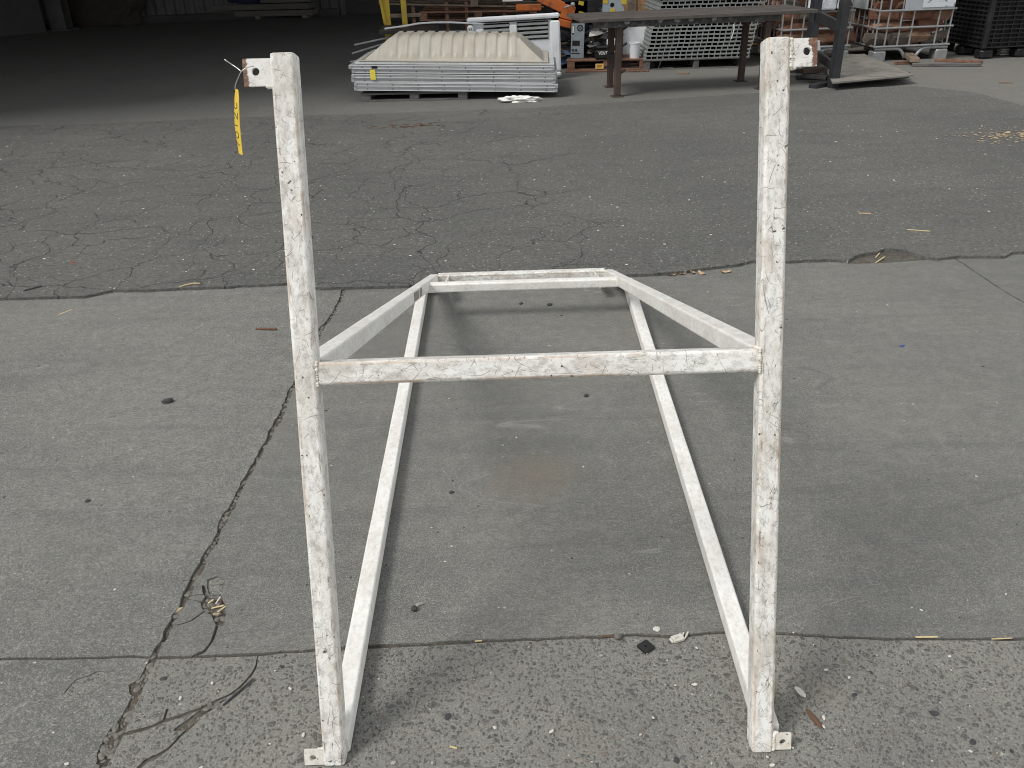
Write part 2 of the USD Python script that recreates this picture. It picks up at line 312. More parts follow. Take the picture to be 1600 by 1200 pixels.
    g.done('asphalt', base_color=base, roughness=.85, specular_ior_level=.3, normal=g.bump(h, .7, .004))
    g = Graph(); v = g.pos()
    base = g.ramp(g.noise(v, 40, 5, .65), (.3, (.070, .064, .055)), (.55, (.135, .122, .10)), (.75, (.22, .20, .16)))
    base = g.mix(g.map(g.noise(v, 300, 2), .62, .7, 0, .6), base, (.3, .27, .2))
    g.done('joint_dirt', base_color=base, roughness=.95, specular_ior_level=.2, normal=g.bump(g.noise(v, 120, 5, .7), 1.0, .01))
    g = Graph(); v = g.pos()
    g.done('far_ground', base_color=g.ramp(g.noise(v, .6, 5), (.3, (.06, .06, .058)), (.7, (.10, .097, .09))), roughness=.9)
ground_materials()

g_ = Graph(); v_ = g_.pos(); b_ = g_.ramp(g_.noise(v_, 18, 6, .7), (.3, (.075, .068, .056)), (.55, (.15, .138, .115)), (.75, (.24, .22, .18)))
b_ = g_.mix(g_.map(g_.noise(v_, 90, 4, .75), .52, .66, 0, .6), b_, (.045, .042, .036)); g_.done('loose_dirt', base_color=b_, roughness=.95, normal=g_.bump(g_.noise(v_, 60, 6, .75), 1.0, .02))
def simple(name, c0, c1, scale=8.0, rough=.6, metal=0.0, bump=.2, bd=.003, dirt=None, dirt_scale=6.0, aniso=(1, 1, 1), spec=.5, dirt_amt=.7):
    g = Graph(); v = g.obj()
    base = g.ramp(g.noise(g.scale(v, *aniso), scale, 5, .6), (.3, c0), (.7, c1))
    if dirt is not None: base = g.mix(g.map(g.noise(v, dirt_scale, 6, .65), .5, .66, 0, dirt_amt), base, dirt)
    kw = dict(base_color=base, roughness=rough, metallic=metal, specular_ior_level=spec)
    if bump: kw['normal'] = g.bump(g.noise(g.scale(v, *aniso), scale * 8, 4, .6), bump, bd)
    g.done(name, **kw)
simple('beige_plastic', (.37, .345, .295), (.46, .43, .37), 5, .5, dirt=(.36, .31, .23), dirt_scale=3, aniso=(3, 1, .5), bump=.1, dirt_amt=.4)
simple('panel_grey', (.29, .31, .325), (.38, .40, .415), 5, .45, bump=.1, aniso=(.5, 4, 6), dirt=(.24, .24, .23), dirt_amt=.4)
simple('panel_white', (.47, .485, .49), (.57, .58, .585), 5, .5, bump=.1, dirt=(.42, .40, .36))
simple('white_plastic', (.66, .68, .70), (.74, .76, .78), 5, .42, bump=.08, dirt=(.45, .45, .43), dirt_amt=.3)
simple('bright_white', (.80, .81, .82), (.86, .87, .88), 5, .4, bump=.05)
simple('black_plastic', (.008, .008, .009), (.016, .016, .018), 9, .42, bump=.15, dirt=(.04, .038, .035), dirt_amt=.4, spec=.35)
simple('black_steel', (.014, .016, .019), (.026, .028, .032), 9, .5, bump=.2, dirt=(.07, .055, .045), dirt_amt=.5)
simple('rusty_steel', (.050, .030, .024), (.085, .052, .040), 12, .75, bump=.5, dirt=(.035, .028, .026))
simple('table_steel', (.065, .056, .050), (.115, .10, .09), 6, .55, bump=.4, dirt=(.055, .043, .037), aniso=(.4, 2, 4))
simple('beam_steel', (.035, .034, .035), (.065, .06, .058), 9, .55, bump=.4, dirt=(.30, .29, .27), dirt_scale=14, dirt_amt=.5)
simple('galvanised', (.25, .255, .26), (.37, .375, .38), 14, .42, metal=.35, bump=.15, dirt=(.22, .2, .18), dirt_amt=.4)
simple('plate_deck', (.19, .18, .162), (.27, .25, .22), 5, .65, bump=.35, dirt=(.10, .09, .078))
simple('grey_tray', (.22, .24, .235), (.33, .35, .34), 8, .55, bump=.2, dirt=(.13, .125, .11), dirt_amt=.4)
simple('blue_plastic', (.28, .40, .48), (.38, .50, .58), 6, .4, bump=.1, dirt=(.22, .25, .26))
simple('old_wood', (.15, .115, .082), (.27, .21, .155), 5, .85, bump=.6, aniso=(.4, 5, 5), dirt=(.06, .05, .042))
simple('grey_wood', (.095, .092, .088), (.155, .150, .142), 5, .85, bump=.6, aniso=(.4, 5, 5), dirt=(.06, .058, .055))
simple('red_wood', (.15, .078, .050), (.27, .145, .095), 5, .85, bump=.6, aniso=(.4, 5, 5), dirt=(.05, .035, .028))
simple('firewood', (.125, .055, .034), (.235, .105, .063), 9, .85, bump=.7, bd=.008, aniso=(.5, 4, 4), dirt=(.055, .038, .030), dirt_scale=9)
simple('firewood_pale', (.22, .125, .08), (.33, .20, .13), 9, .85, bump=.7, bd=.008, aniso=(.5, 4, 4), dirt=(.12, .08, .055), dirt_scale=9)
simple('firewood_grey', (.085, .070, .058), (.145, .118, .095), 9, .85, bump=.7, bd=.008, aniso=(.5, 4, 4))
simple('chipboard', (.27, .145, .068), (.44, .27, .145), 26, .8, bump=.4, aniso=(1, 1, 2.4), dirt=(.17, .09, .042), dirt_scale=30)
simple('orange_paint', (.48, .115, .018), (.60, .155, .028), 6, .45, bump=.1, dirt=(.10, .045, .025), dirt_amt=.8)
simple('yellow_paint', (.48, .34, .025), (.58, .42, .04), 8, .45, bump=.1, dirt=(.30, .21, .05))
simple('yellow_card', (.66, .44, .035), (.76, .54, .06), 30, .6, bump=.1, dirt=(.5, .32, .03), dirt_amt=.35)
simple('label_yellow', (.78, .66, .04), (.84, .73, .07), 30, .6, bump=0)
simple('amber_card', (.80, .46, .10), (.86, .52, .14), 8, .6, bump=0)
simple('ink', (.02, .015, .012), (.03, .022, .018), 8, .7, bump=0)
simple('red_ink', (.42, .04, .025), (.50, .055, .03), 20, .8, bump=0)
simple('dark_gap', (.012, .012, .012), (.018, .018, .018), 8, .9, bump=0)
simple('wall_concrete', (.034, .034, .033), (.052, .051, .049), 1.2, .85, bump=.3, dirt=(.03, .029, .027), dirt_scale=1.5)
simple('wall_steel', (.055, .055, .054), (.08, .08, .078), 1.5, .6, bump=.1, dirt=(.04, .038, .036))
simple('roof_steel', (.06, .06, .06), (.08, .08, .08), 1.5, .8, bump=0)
simple('brown_tarp', (.026, .021, .015), (.042, .033, .023), 3, .85, bump=.6, bd=.03)
simple('navy_tarp', (.010, .013, .035), (.016, .02, .05), 3, .7, bump=.5, bd=.03)
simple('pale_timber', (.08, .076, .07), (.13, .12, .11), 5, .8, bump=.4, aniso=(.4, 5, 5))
simple('green_paint', (.018, .05, .038), (.03, .075, .055), 8, .5, bump=.1)
simple('scrap_dark', (.03, .03, .032), (.07, .068, .066), 14, .5, metal=.3, bump=.4, dirt=(.12, .08, .06))
simple('scrap_light', (.26, .25, .24), (.42, .41, .39), 14, .5, metal=.3, bump=.4, dirt=(.1, .08, .07))
simple('blue_rag', (.06, .10, .17), (.10, .15, .24), 14, .85, bump=.5, bd=.01)
simple('device_grey', (.24, .28, .31), (.31, .35, .38), 14, .45, bump=.1)
simple('white_paper', (.72, .71, .68), (.82, .81, .78), 30, .85, bump=.3)
simple('plastic_film', (.50, .52, .55), (.68, .70, .73), 9, .3, bump=.5, bd=.02, dirt=(.28, .29, .31), dirt_amt=.6)
simple('sign_metal', (.33, .35, .37), (.40, .42, .44), 6, .4, bump=.05)
simple('straw', (.50, .40, .20), (.66, .55, .32), 90, .8, bump=.2)
simple('pale_chip', (.50, .48, .42), (.68, .66, .60), 90, .85, bump=.4)
simple('bark', (.10, .055, .035), (.17, .09, .055), 60, .85, bump=.6)
simple('dark_stone', (.030, .031, .033), (.060, .060, .062), 60, .7, bump=.5)
simple('grey_stone', (.11, .104, .094), (.22, .205, .18), 60, .85, bump=.5)
simple('dry_leaf', (.36, .25, .14), (.55, .41, .26), 60, .85, bump=.4)
simple('blue_bit', (.03, .05, .20), (.05, .08, .28), 60, .5, bump=.1)
simple('sawdust', (.42, .31, .18), (.56, .44, .28), 60, .9, bump=.3)
simple('wire_steel', (.50, .50, .48), (.62, .62, .60), 60, .35, metal=.8, bump=0)
simple('tape_brown', (.20, .18, .155), (.32, .29, .25), 60, .6, bump=.2)
def sign_smudge():
    g = Graph(); v = g.obj(False)
    f = g.noise(g.scale(v, 1, 1, 1.6), 9, 4, .6)
    base = g.mix(g.map(f, .56, .60, 0, .85), (.60, .63, .67), (.13, .14, .155))
    base = g.mix(g.map(g.noise(v, 40, 3), .55, .65, 0, .3), base, (.42, .44, .47))
    g.done('smudged_sheet', base_color=base, roughness=.4)
sign_smudge()

# ------------------------------------------------------------------ the setting: ground, slabs, asphalt
def line(px, z=0.0): return [tuple(G(x, y, z)[:2]) for x, y in px]
def rough_line(pts, step=.02, amp=.004, seed=0, amp2=0.0):
    ls = sg.LineString(pts); n = max(2, int(ls.length / step)); out = []
    for k in range(n + 1):
        s = ls.length * k / n; p = np.array(ls.interpolate(s).coords[0]); q = np.array(ls.interpolate(min(ls.length, s + .01)).coords[0]) - np.array(ls.interpolate(max(0, s - .01)).coords[0])
        nrm = np.array([-q[1], q[0]]) / (np.linalg.norm(q) + 1e-9)
        o = (meshkit.fbm(np.array([[s * 22, seed * 3.1, .5]]), 3, seed)[0] - .5) * 2 * amp + (meshkit.fbm(np.array([[s * 4, seed * 5.7, .2]]), 3, seed + 9)[0] - .5) * 2 * amp2
        out.append(tuple(p + nrm * o))
    return out
def ribbon(pts, w0, w1=None, seed=0, amp=.5):
    """crack outline of uneven width along a polyline"""
    w1 = w0 if w1 is None else w1; L = rough_line(pts, .012, w0 * .8, seed, w0 * 1.2); n = len(L); polys = []
    for k in range(n - 1):
        t = k / max(1, n - 1); w = (w0 + (w1 - w0) * t) * (1 + amp * (meshkit.noise(np.array([[k * .37, seed, .5]]), seed)[0] * 2 - 1))
        polys.append(sg.LineString(L[k:k + 2]).buffer(max(.0012, w / 2), quad_segs=2))
    return unary_union(polys)
def plate(poly, z0, z1):
    geoms = getattr(poly, 'geoms', [poly]); out = []
    for q in geoms:
        if q.area < 1e-5: continue
        out.append(trimesh.creation.extrude_polygon(q.simplify(.0008), z1 - z0, engine='earcut'))
    m = cat_(out); m.apply_translation((0, 0, z0)); return m

solo('ground', box(-150, 150, -60, 240, -2.0, -.007), 'joint_dirt', 'dark dirt ground under the slabs and in their joints', 'ground', kind='structure')

ASPH = [(-900, 505), (0, 470), (45, 469), (90, 467.6), (132, 467), (144, 464.6), (180, 457), (225, 457.5), (264, 455.5), (318, 453), (360, 452), (372, 450), (411, 449), (455, 446), (470, 452), (500, 454), (640, 450.5), (800, 441), (990, 433), (1015, 432), (1047, 430), (1070, 427.5), (1090, 424), (1115, 421), (1152, 417), (1175, 411), (1230, 412), (1275, 410), (1305, 409.5), (1325, 411), (1335, 404), (1350, 400), (1372, 397), (1382, 392.5), (1415, 394.5), (1425, 400), (1442, 405), (1465, 408), (1495, 404), (1530, 404), (1570, 404), (1580, 397.5), (1600, 397.5), (2500, 362)]
FAR = [(-1200, 232), (0, 199), (120, 197), (424, 184), (560, 181), (700, 176), (840, 170), (1000, 160), (1220, 145), (1330, 139), (1430, 137), (1521, 147), (1600, 168), (1750, 205), (2300, 330)]
edge = rough_line(line(ASPH), .015, .006, 4, .004); far_edge = rough_line(line(FAR), .05, .02, 5, .03)
asph = sg.Polygon(edge + far_edge[::-1]).buffer(0)
asphalt = solo('asphalt', plate(asph, -.05, .016), 'asphalt', 'old cracked dark asphalt strip across the yard', 'asphalt', kind='structure')
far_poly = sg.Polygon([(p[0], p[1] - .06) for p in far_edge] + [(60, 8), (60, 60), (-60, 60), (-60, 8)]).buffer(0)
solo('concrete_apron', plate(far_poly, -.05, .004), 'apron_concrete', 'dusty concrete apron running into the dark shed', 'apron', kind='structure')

DIAG = [(560, 410), (538, 453), (525, 483), (505, 513), (462, 596), (432, 659), (390, 734), (330, 853), (300, 907), (270, 970), (238, 1026)]
DIAG2 = [(238, 1026), (222, 1057), (201, 1105), (180, 1138), (150, 1200), (60, 1370), (-60, 1600)]
HJL = [(-9000, 1140), (-900, 1042), (0, 1030), (72, 1029), (168, 1027), (210, 1025.5), (238, 1028)]
HJR = [(238, 1028), (261, 1027), (312, 1025), (360, 1023), (450, 1018), (600, 1010.6), (712, 1005), (806, 999), (911, 994.5), (997, 990), (1050, 993), (1120, 988), (1215, 990), (1300, 995), (1400, 998), (1600, 998), (2600, 1008)]
RJ = [(1440, 372), (1500, 408), (1540, 435), (1600, 473), (1800, 600), (2200, 850), (2500, 1030)]
def far(pts, i, L=40.0):
    pts = list(pts); p, q = (np.array(pts[0]), np.array(pts[1])) if i == 0 else (np.array(pts[-1]), np.array(pts[-2])); e = p + (p - q) / np.linalg.norm(p - q) * L
    return [tuple(e)] + pts if i == 0 else pts + [tuple(e)]
HJL_, HJR_, DIAG2_, RJ_ = far(line(HJL[1:]), 0), far(line(HJR), 1), far(line(DIAG2), 1, 14), line(RJ)
cuts = [ribbon(line(DIAG), .019, .015, 1, .5), ribbon(line(DIAG2), .016, .026, 2, .4), sg.LineString(DIAG2_).buffer(.006), ribbon(line(HJL[1:]), .004, .006, 3, .5), sg.LineString(HJL_).buffer(.0015), ribbon(line(HJR), .007, .006, 4, .5), sg.LineString(HJR_).buffer(.0015), ribbon(line(RJ), .010, .010, 5, .35)]
cr = lambda px, w0, w1=None, seed=0: ribbon(line(px), w0, w1, seed, .6)
hole = sg.Polygon(rough_line(line([(313, 941), (323, 930), (331, 934), (345, 935), (352, 945), (352, 960), (348, 978), (338, 976), (330, 962), (318, 957), (313, 941)]), .006, .006, 21)).buffer(0)
cracks_b = [hole, cr([(319, 915), (321, 924), (325, 934)], .009, .008, 22), cr([(343, 972), (340, 985), (336, 997), (328, 1008), (318, 1020), (302, 1026)], .008, .010, 23),
            cr([(319, 957), (300, 970), (282, 976), (267, 978)], .005, .0025, 24), cr([(314, 941), (304, 938), (294, 937), (285, 940)], .0025, .002, 25), cr([(320, 928), (305, 929), (293, 931), (284, 938)], .003, .0022, 26)]
cracks_e = [cr([(402, 1022), (400, 1040), (393, 1054), (376, 1072), (360, 1084), (338, 1094), (315, 1105), (285, 1117), (255, 1126), (234, 1136), (216, 1141), (196, 1146)], .004, .010, 27),
            cr([(308, 1125), (287, 1145), (264, 1168), (246, 1180), (228, 1189), (205, 1210)], .005, .009, 28), cr([(262, 1107), (256, 1122)], .006, .006, 29),
            sg.Polygon(rough_line(line([(312, 1106), (330, 1098), (352, 1092), (330, 1108), (312, 1122), (290, 1138), (270, 1140), (290, 1122), (312, 1106)]), .008, .006, 31)).buffer(0),
            sg.Polygon(rough_line(line([(222, 1058), (233, 1052), (224, 1072), (213, 1098), (206, 1118), (194, 1146), (182, 1168), (168, 1195), (150, 1220), (140, 1220), (178, 1142), (200, 1108), (222, 1058)]), .01, .006, 32)).buffer(0)]
cracks_d = [sg.Polygon(rough_line(line([(200, 1070), (215, 1060), (222, 1068), (210, 1088), (202, 1084), (200, 1070)]), .008, .005, 33)).buffer(0)]
whole = sg.box(-30, -12, 30, G(800, 436)[1] + 1.2).intersection(sg.Polygon([(p[0], p[1] + .05) for p in line(ASPH)] + [(30, -12), (-30, -12)]).buffer(0))
bite = sg.Polygon(line([(1322, 413), (1340, 380), (1440, 380), (1450, 406), (1380, 411)]))
whole = whole.difference(bite)
cells = whole.difference(unary_union(cuts + [ribbon(line(DIAG), .010), ribbon(line(DIAG2), .012)]))
big = sorted([p for p in cells.geoms if p.area > .02], key=lambda p: -p.area)
pave = UsdGeom.Xform.Define(stage, '/World/pavement').GetPrim(); meta(pave, 'pavement of grey concrete slabs in front of the asphalt', 'pavement', None, 'structure')
_used['/World/pavement'] = 0
pE, pD, pA, pB = (sg.Point(G(*q)[:2]) for q in ((800, 1110), (60, 1120), (150, 750), (800, 700)))
SP1 = sg.Polygon(rough_line(line([(104, 1082), (118, 1062), (150, 1048), (172, 1050), (160, 1068), (140, 1082), (112, 1092), (104, 1082)]), .006, .012, 61)).buffer(0)
SP2 = sg.Polygon(rough_line(line([(322, 906), (340, 900), (352, 908), (350, 926), (345, 934), (330, 931), (322, 918), (322, 906)]), .006, .010, 62)).buffer(0).difference(unary_union(cracks_b).buffer(.001))
for sp in (SP1, SP2): part(pave, 'spalled_patch', plate(sp, -.05, -.0045), 'aggregate_concrete')
cracks_b.append(SP2); cracks_d.append(SP1)
for p in big:
    mat, zt = 'slab_concrete', 0.0
    if p.contains(pE): p, mat, zt = p.difference(unary_union(cracks_e)), 'aggregate_concrete', -.003
    elif p.contains(pB): p, mat, zt = p.difference(unary_union(cracks_b)), 'slab_concrete', 0.0
    elif p.contains(pD): p, mat, zt = p.difference(unary_union(cracks_d)), 'slab_concrete_dark', -.002
    elif p.contains(pA): mat, zt = 'slab_concrete_pale', .001
    part(pave, 'concrete_slab', plate(p, -.05, zt), mat)

def scatter(n, region, size, mats, name, label, cat, seed, z=0.0, flat=.5, elong=1.6, power=2.0):
    g = np.random.default_rng(seed); minx, miny, maxx, maxy = region.bounds; out = []
    while len(out) < n:
        p = g.uniform((minx, miny), (maxx, maxy))
        if not region.contains(sg.Point(p)): continue
        r = size[0] + (size[1] - size[0]) * g.random() ** power
        q = trimesh.creation.icosphere(1, 1.0); q.vertices = np.array(q.vertices) * (1 + g.normal(size=(len(q.vertices), 1)) * .16) * np.array([elong, 1, flat]) * r; q.apply_transform(trimesh.transformations.rotation_matrix(g.uniform(0, 6.3), (0, 0, 1)))
        q.apply_translation((*p, z - q.bounds[0][2] - r * .15)); out.append(q)
    return solo(name, cat_(out), mats, label, cat, None, 'stuff')
quad = lambda px: sg.Polygon(line(px))
scatter(380, quad([(-60, 465), (1660, 400), (1700, 190), (-100, 215)]).intersection(asph), (.001, .006), 'pale_chip', 'pale_grit', 'pale grit and chips scattered over the cracked asphalt', 'grit', 41, .016)
scatter(150, quad([(0, 1035), (1600, 1000), (1700, 1260), (-100, 1260)]), (.0007, .0042), 'pale_chip', 'pale_grit', 'pale chips scattered over the rough concrete in front', 'grit', 42, -.001, power=3)
scatter(150, quad([(0, 475), (1600, 410), (1700, 1000), (-100, 1030)]), (.0008, .0032), 'pale_chip', 'pale_grit', 'tiny pale chips scattered over the smooth slabs', 'grit', 43, 0.0, power=3)
scatter(80, quad([(0, 475), (1600, 410), (1700, 1200), (-100, 1200)]), (.0008, .004), 'dark_stone', 'dark_grit', 'tiny dark grit scattered over the slabs', 'grit', 44, 0.0, power=3)
scatter(620, unary_union([c.buffer(.002) for c in cuts[:2]] + cracks_b[:2] + cracks_e[3:]).intersection(quad([(0, 470), (700, 430), (700, 1250), (-100, 1250)])), (.0015, .0075), 'grey_stone', 'joint_rubble', 'crumbled concrete and grit packed in the open joint', 'rubble', 45, -.008, power=2)

# ------------------------------------------------------------------ the shed
def shed():
    b0, b1 = G(225, 36), G(640, 19); d = (b1 - b0) / np.linalg.norm(b1 - b0); n = np.array([-d[1], d[0], 0])
    t = thing('warehouse', 'dark open shed with roof, corrugated back wall and steel column', 'building')
    H = 5.0
    # back wall: corrugated steel left, concrete panels right
    L0, L1 = -14.0, 26.0; wave = []
    pts = []; s = L0
    while s < 4.6:
        pts += [(s, 0), (s + .05, .035), (s + .12, .035), (s + .17, 0)]; s += .22
    P = np.array([b0 + d * a - n * b for a, b in pts]); V = np.vstack([P, P + [0, 0, H], P + n * .1, P + n * .1 + [0, 0, H]]); k = len(P); F = []
    for i in range(k - 1):
        F += [(i, i + 1, k + i + 1), (i, k + i + 1, k + i), (2*k + i + 1, 2*k + i, 3*k + i), (2*k + i + 1, 3*k + i, 3*k + i + 1)]
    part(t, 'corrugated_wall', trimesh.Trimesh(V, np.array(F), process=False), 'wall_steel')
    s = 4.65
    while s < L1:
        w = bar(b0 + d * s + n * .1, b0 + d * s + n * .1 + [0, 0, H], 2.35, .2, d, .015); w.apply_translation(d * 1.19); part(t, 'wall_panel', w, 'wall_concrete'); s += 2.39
    part(t, 'kerb', bar(b0 + d * L0 - n * .1 + [0, 0, .08], b0 + d * 4.5 - n * .1 + [0, 0, .08], .16, .12, (0, 0, 1), .02), 'wall_concrete')
    # partition left, leading to the column
    a0, a1 = G(-260, 82), G(78, 50.5); e = (a1 - a0) / np.linalg.norm(a1 - a0); m = np.array([-e[1], e[0], 0])
    part(t, 'partition_wall', bar(a0 + m * .12, a0 + m * .12 + [0, 0, H], 0.01, .2, e).apply_translation((0, 0, 0)) if False else cat_([bar((a0 + a1) / 2 + m * .12, (a0 + a1) / 2 + m * .12 + [0, 0, H], np.linalg.norm(a1 - a0) - .1, .2, e, .01)]), 'wall_concrete')
    c = G(93, 48)
    part(t, 'column', cat_([box(-.17, .17, -.012, .012, 0, H), box(-.012, .012, .012, .3, 0, H), box(-.17, .17, .3, .324, 0, H), box(-.25, .25, -.1, .42, 0, .03)]).apply_transform(trimesh.transformations.translation_matrix(c)), 'wall_steel')
    # roof over the back; its unseen edge, bent to place the shade, runs from near left to far right
    poly = [(-30, 3.6), (-9, 6.3), (-3.2, 8.7), (-2.2, 11.2), (-1.4, 13.0), (2.6, 14.2), (14, 15.2), (30, 16.5), (30, 48), (-30, 48)]
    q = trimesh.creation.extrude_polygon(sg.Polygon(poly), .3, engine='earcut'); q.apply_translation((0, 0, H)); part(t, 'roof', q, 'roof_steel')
    ed = poly[:7]
    for (x0, y0), (x1, y1) in zip(ed, ed[1:]):
        u = np.array([x1 - x0, y1 - y0, 0]); u /= np.linalg.norm(u); w_ = np.array([-u[1], u[0], 0]) * .2
        part(t, 'fascia', bar(np.array([x0, y0, H - .3]) + w_ + u * .01, np.array([x1, y1, H - .3]) + w_ - u * .01, .12, .58, w_, .01), 'wall_steel')  # unseen strip added under the roof edge to block sky and darken the interior
    for p, w in (((-14, 0), 0), ((26, 0), 0)):
        o = b0 + d * p[0]
        part(t, 'side_wall', bar(o + n * .0 - np.array([0, 4.5, 0]), o - np.array([0, 4.5, 0]) + [0, 0, H], .2, 9.0, (1, 0, 0)), 'wall_concrete')
    for s in (-6, 8, 18):
        c = b0 + d * s - n * 6
        if s != -6: part(t, 'column', cat_([box(-.15, .15, -.01, .01, 0, H), box(-.01, .01, .01, .3, 0, H), box(-.15, .15, .3, .32, 0, H)]).apply_transform(trimesh.transformations.translation_matrix(c)), 'wall_steel')
    return b0, d, n
B0, BD, BN = shed()
# things along the back wall
def back_things():
    o = G(150, 43)
    v = blob(1.0, 5, (1.0, .55, .75), 4, .25, 1.6); v.apply_translation((o[0], o[1] + .5, .45)); v.vertices[:, 2] = np.maximum(v.vertices[:, 2], .01)
    solo('tarpaulin_heap', v, 'brown_tarp', 'brown tarpaulin heap in the dark beside the steel column', 'tarpaulin', smooth=True)
    t0, t1 = G(318, 32), G(488, 28.5); e = (t1 - t0) / np.linalg.norm(t1 - t0); L = np.linalg.norm(t1 - t0); rz = math.atan2(e[1], e[0])
    for k, (z, a, b, lab) in enumerate(((.06, 0, L, 'lowest long pale timber in the stack against the back wall'), (.20, .05, L - .05, 'middle long pale timber in the stack against the back wall'), (.34, L * .55, L, 'short topmost pale timber at the right end of the wall stack'))):
        t = solo('timber', box(a, b, 0, .5, 0, .12, .006), 'pale_timber', lab, 'timber', 'timbers along the back wall', mtx=trimesh.transformations.translation_matrix(t0 + [0, .0, z]) @ trimesh.transformations.rotation_matrix(rz, (0, 0, 1)))
    for k in (.08, .5, .93):
        p = t0 + e * L * k
        q = box(-.05, .05, 0, .5, 0, .06); q.apply_transform(trimesh.transformations.translation_matrix(p) @ trimesh.transformations.rotation_matrix(rz, (0, 0, 1)))
        solo('timber_bearer', q, 'old_wood', {.08: 'wooden bearer under the left end of the pale timbers', .5: 'wooden bearer under the middle of the pale timbers', .93: 'wooden bearer under the right end of the pale timbers'}[k], 'bearer', 'bearers under the pale timbers')
    o = t0 + e * L * .34
    v = blob(.55, 11, (1.25, .45, .8), 4, .2, 1.5); v.apply_translation(o + [0.1, .22, .32 + .42]); v.vertices[:, 2] = np.maximum(v.vertices[:, 2], .325)
    solo('navy_bundle', v, 'navy_tarp', 'dark navy wrapped bundle lying on the pale timbers', 'bundle', smooth=True)
    o = G(205, 39); solo('grey_post', bar(o, o + [-.12, .1, 1.3], .1, .1, (1, 0, 0), .005), 'device_grey', 'grey post leaning in the dark by the corrugated wall', 'post')
back_things()

# ------------------------------------------------------------------ the white frame
def white_frame():
    X, Y, lean, W, L, hc, R, t, Wr, C2 = 0.053, 1.183, .322, .481, 1.448, .824, 2.656, .046, .475, .018
    a, b, z = np.array([1.0, 0, 0]), np.array([0, 1.0, 0]), np.array([0, 0, 1.0])
    up = z * math.cos(lean) + b * math.sin(lean); nb = b * math.cos(lean) - z * math.sin(lean)
    O = np.array([X, Y, 0.0]); lift = z * (t * math.sin(lean) + .001)
    f = thing('steel_rack', 'worn white painted steel frame with two tall legs lying on the concrete', 'frame', O)
    def tube(name, p, q, side, mat, w=t, h=t, parent=f, label=None, r=.0075):
        m, L_ = frame_to(p, q, side); return part(parent, name, rounded_tube(w, h, L_, r), mat, 40, m, label)
    up0 = up * .0
    legs = []
    ctr = lambda s: a * s * (W - t / 2) + nb * t / 2
    for s in (-1, 1):
        legs.append(tube('leg', ctr(s), ctr(s) + up * L, a, 'worn_white_paint'))
    # end tabs: plates welded to the legs, with a bolt hole
    def tab(leg, s, zl, w, h, hole, mat, label=None):
        p = sg.box(-.004, 0, w, h).difference(sg.Point(hole).buffer(.0072, quad_segs=6)); q = trimesh.creation.extrude_polygon(p, .007, engine='earcut')
        # local x away from the leg, y along the leg, z towards the viewer
        m = np.eye(4); m[:3, 0] = a * s; m[:3, 1] = up; m[:3, 2] = np.cross(m[:3, 0], m[:3, 1]); base = a * s * W + up * zl + nb * .0035
        if m[2, 2] is not None and np.dot(m[:3, 2], -nb) < 0: base = base
        else: base = base + nb * .007
        m[:3, 3] = base
        base_leg = UsdGeom.Xformable(leg).GetLocalTransformation()
        ml = np.array(base_leg).T; part(leg, 'tab', q, mat, False, np.linalg.inv(ml) @ m, label)
        g = np.random.default_rng(int(100 + zl * 10 + s)); beads = []
        for k in range(14):
            y_ = h * (k + .5) / 14; c_ = trimesh.creation.icosphere(1, 1.0); c_.vertices *= np.array([.0036, .0034, .0030]) * g.uniform(.8, 1.35)
            c_.apply_translation((.0005 + g.normal() * .0007, y_, .0065)); beads.append(c_)
        for k in range(8):
            c_ = trimesh.creation.icosphere(1, 1.0); c_.vertices *= np.array([.004, .0035, .004]) * g.uniform(.8, 1.3); c_.apply_translation((k * .0012, -.0015 if zl > .5 else h + .0015, .003)); beads.append(c_)
        part(leg, 'weld_bead', cat_(beads), 'white_tab', True, np.linalg.inv(ml) @ m)
    tab(legs[0], -1, L - .058, .051, .049, (.028, .026), 'rusty_tab', 'upper tab with bare rusty end')
    tab(legs[1], 1, L - .053, .049, .050, (.030, .027), 'peeled_tab', 'upper tab with peeled rusty end')
    tab(legs[0], -1, .002, .040, .034, (.022, .016), 'white_tab'); tab(legs[1], 1, .004, .038, .036, (.020, .017), 'white_tab')
    # crossbar
    cb = up * (hc + t / 2) + nb * t / 2
    tube('crossbar', cb - a * (W - t) + a * .001, cb + a * (W - t) - a * .001, up, 'worn_white_paint', label='scratched front crossbar')
    # rails down each side, meeting at the rear
    tr = .046; loc = lambda x, y, z_: np.array([x, y, z_]) - O
    TOP = {-1: (loc(-.409, 1.512, .783), loc(-.378, 3.985, .0255)), 1: (loc(.508, 1.512, .783), loc(.508, 3.978, .0255))}
    BOT = {-1: (loc(-.398, 1.215, .024), loc(-.424, 3.86, .024)), 1: (loc(.528, 1.215, .024), loc(.588, 3.86, .024))}
    for s in (-1, 1):
        p0, p1 = TOP[s]; tube('top_rail', p0, p1, a, 'clean_white_paint', tr, tr, r=.006)
        q0, q1 = BOT[s]; tube('bottom_rail', q0, q1, a, 'clean_white_paint', tr, tr, r=.006)
        part(f, 'stub_plate', bar(TOP[s][1] + [-s * .0, -.15, .012], np.array([BOT[s][1][0] - s * .021, TOP[s][1][1] - .15, TOP[s][1][2] + .012]) + [0, 0, 0], .05, .008, (0, 1, 0)), 'clean_white_paint')
        # welds where crossbar meets leg
        g = np.random.default_rng(60 + s); beads = []
        for k in range(40):
            u_ = k / 40 * 4; e_ = int(u_); q_ = (u_ - e_ - .5) * t
            yy, nn = ((q_, -.0), (t / 2, q_ + t / 2), (-q_, t), (-t / 2, t / 2 - q_))[e_]
            c_ = trimesh.creation.icosphere(1, .0027 * g.uniform(.6, 1.4)); c_.apply_translation(a * s * (W - t - .0005) + up * (hc + t / 2 + yy) + nb * nn); beads.append(c_)
        part(f, 'weld_bead', cat_(beads), 'white_tab', True)
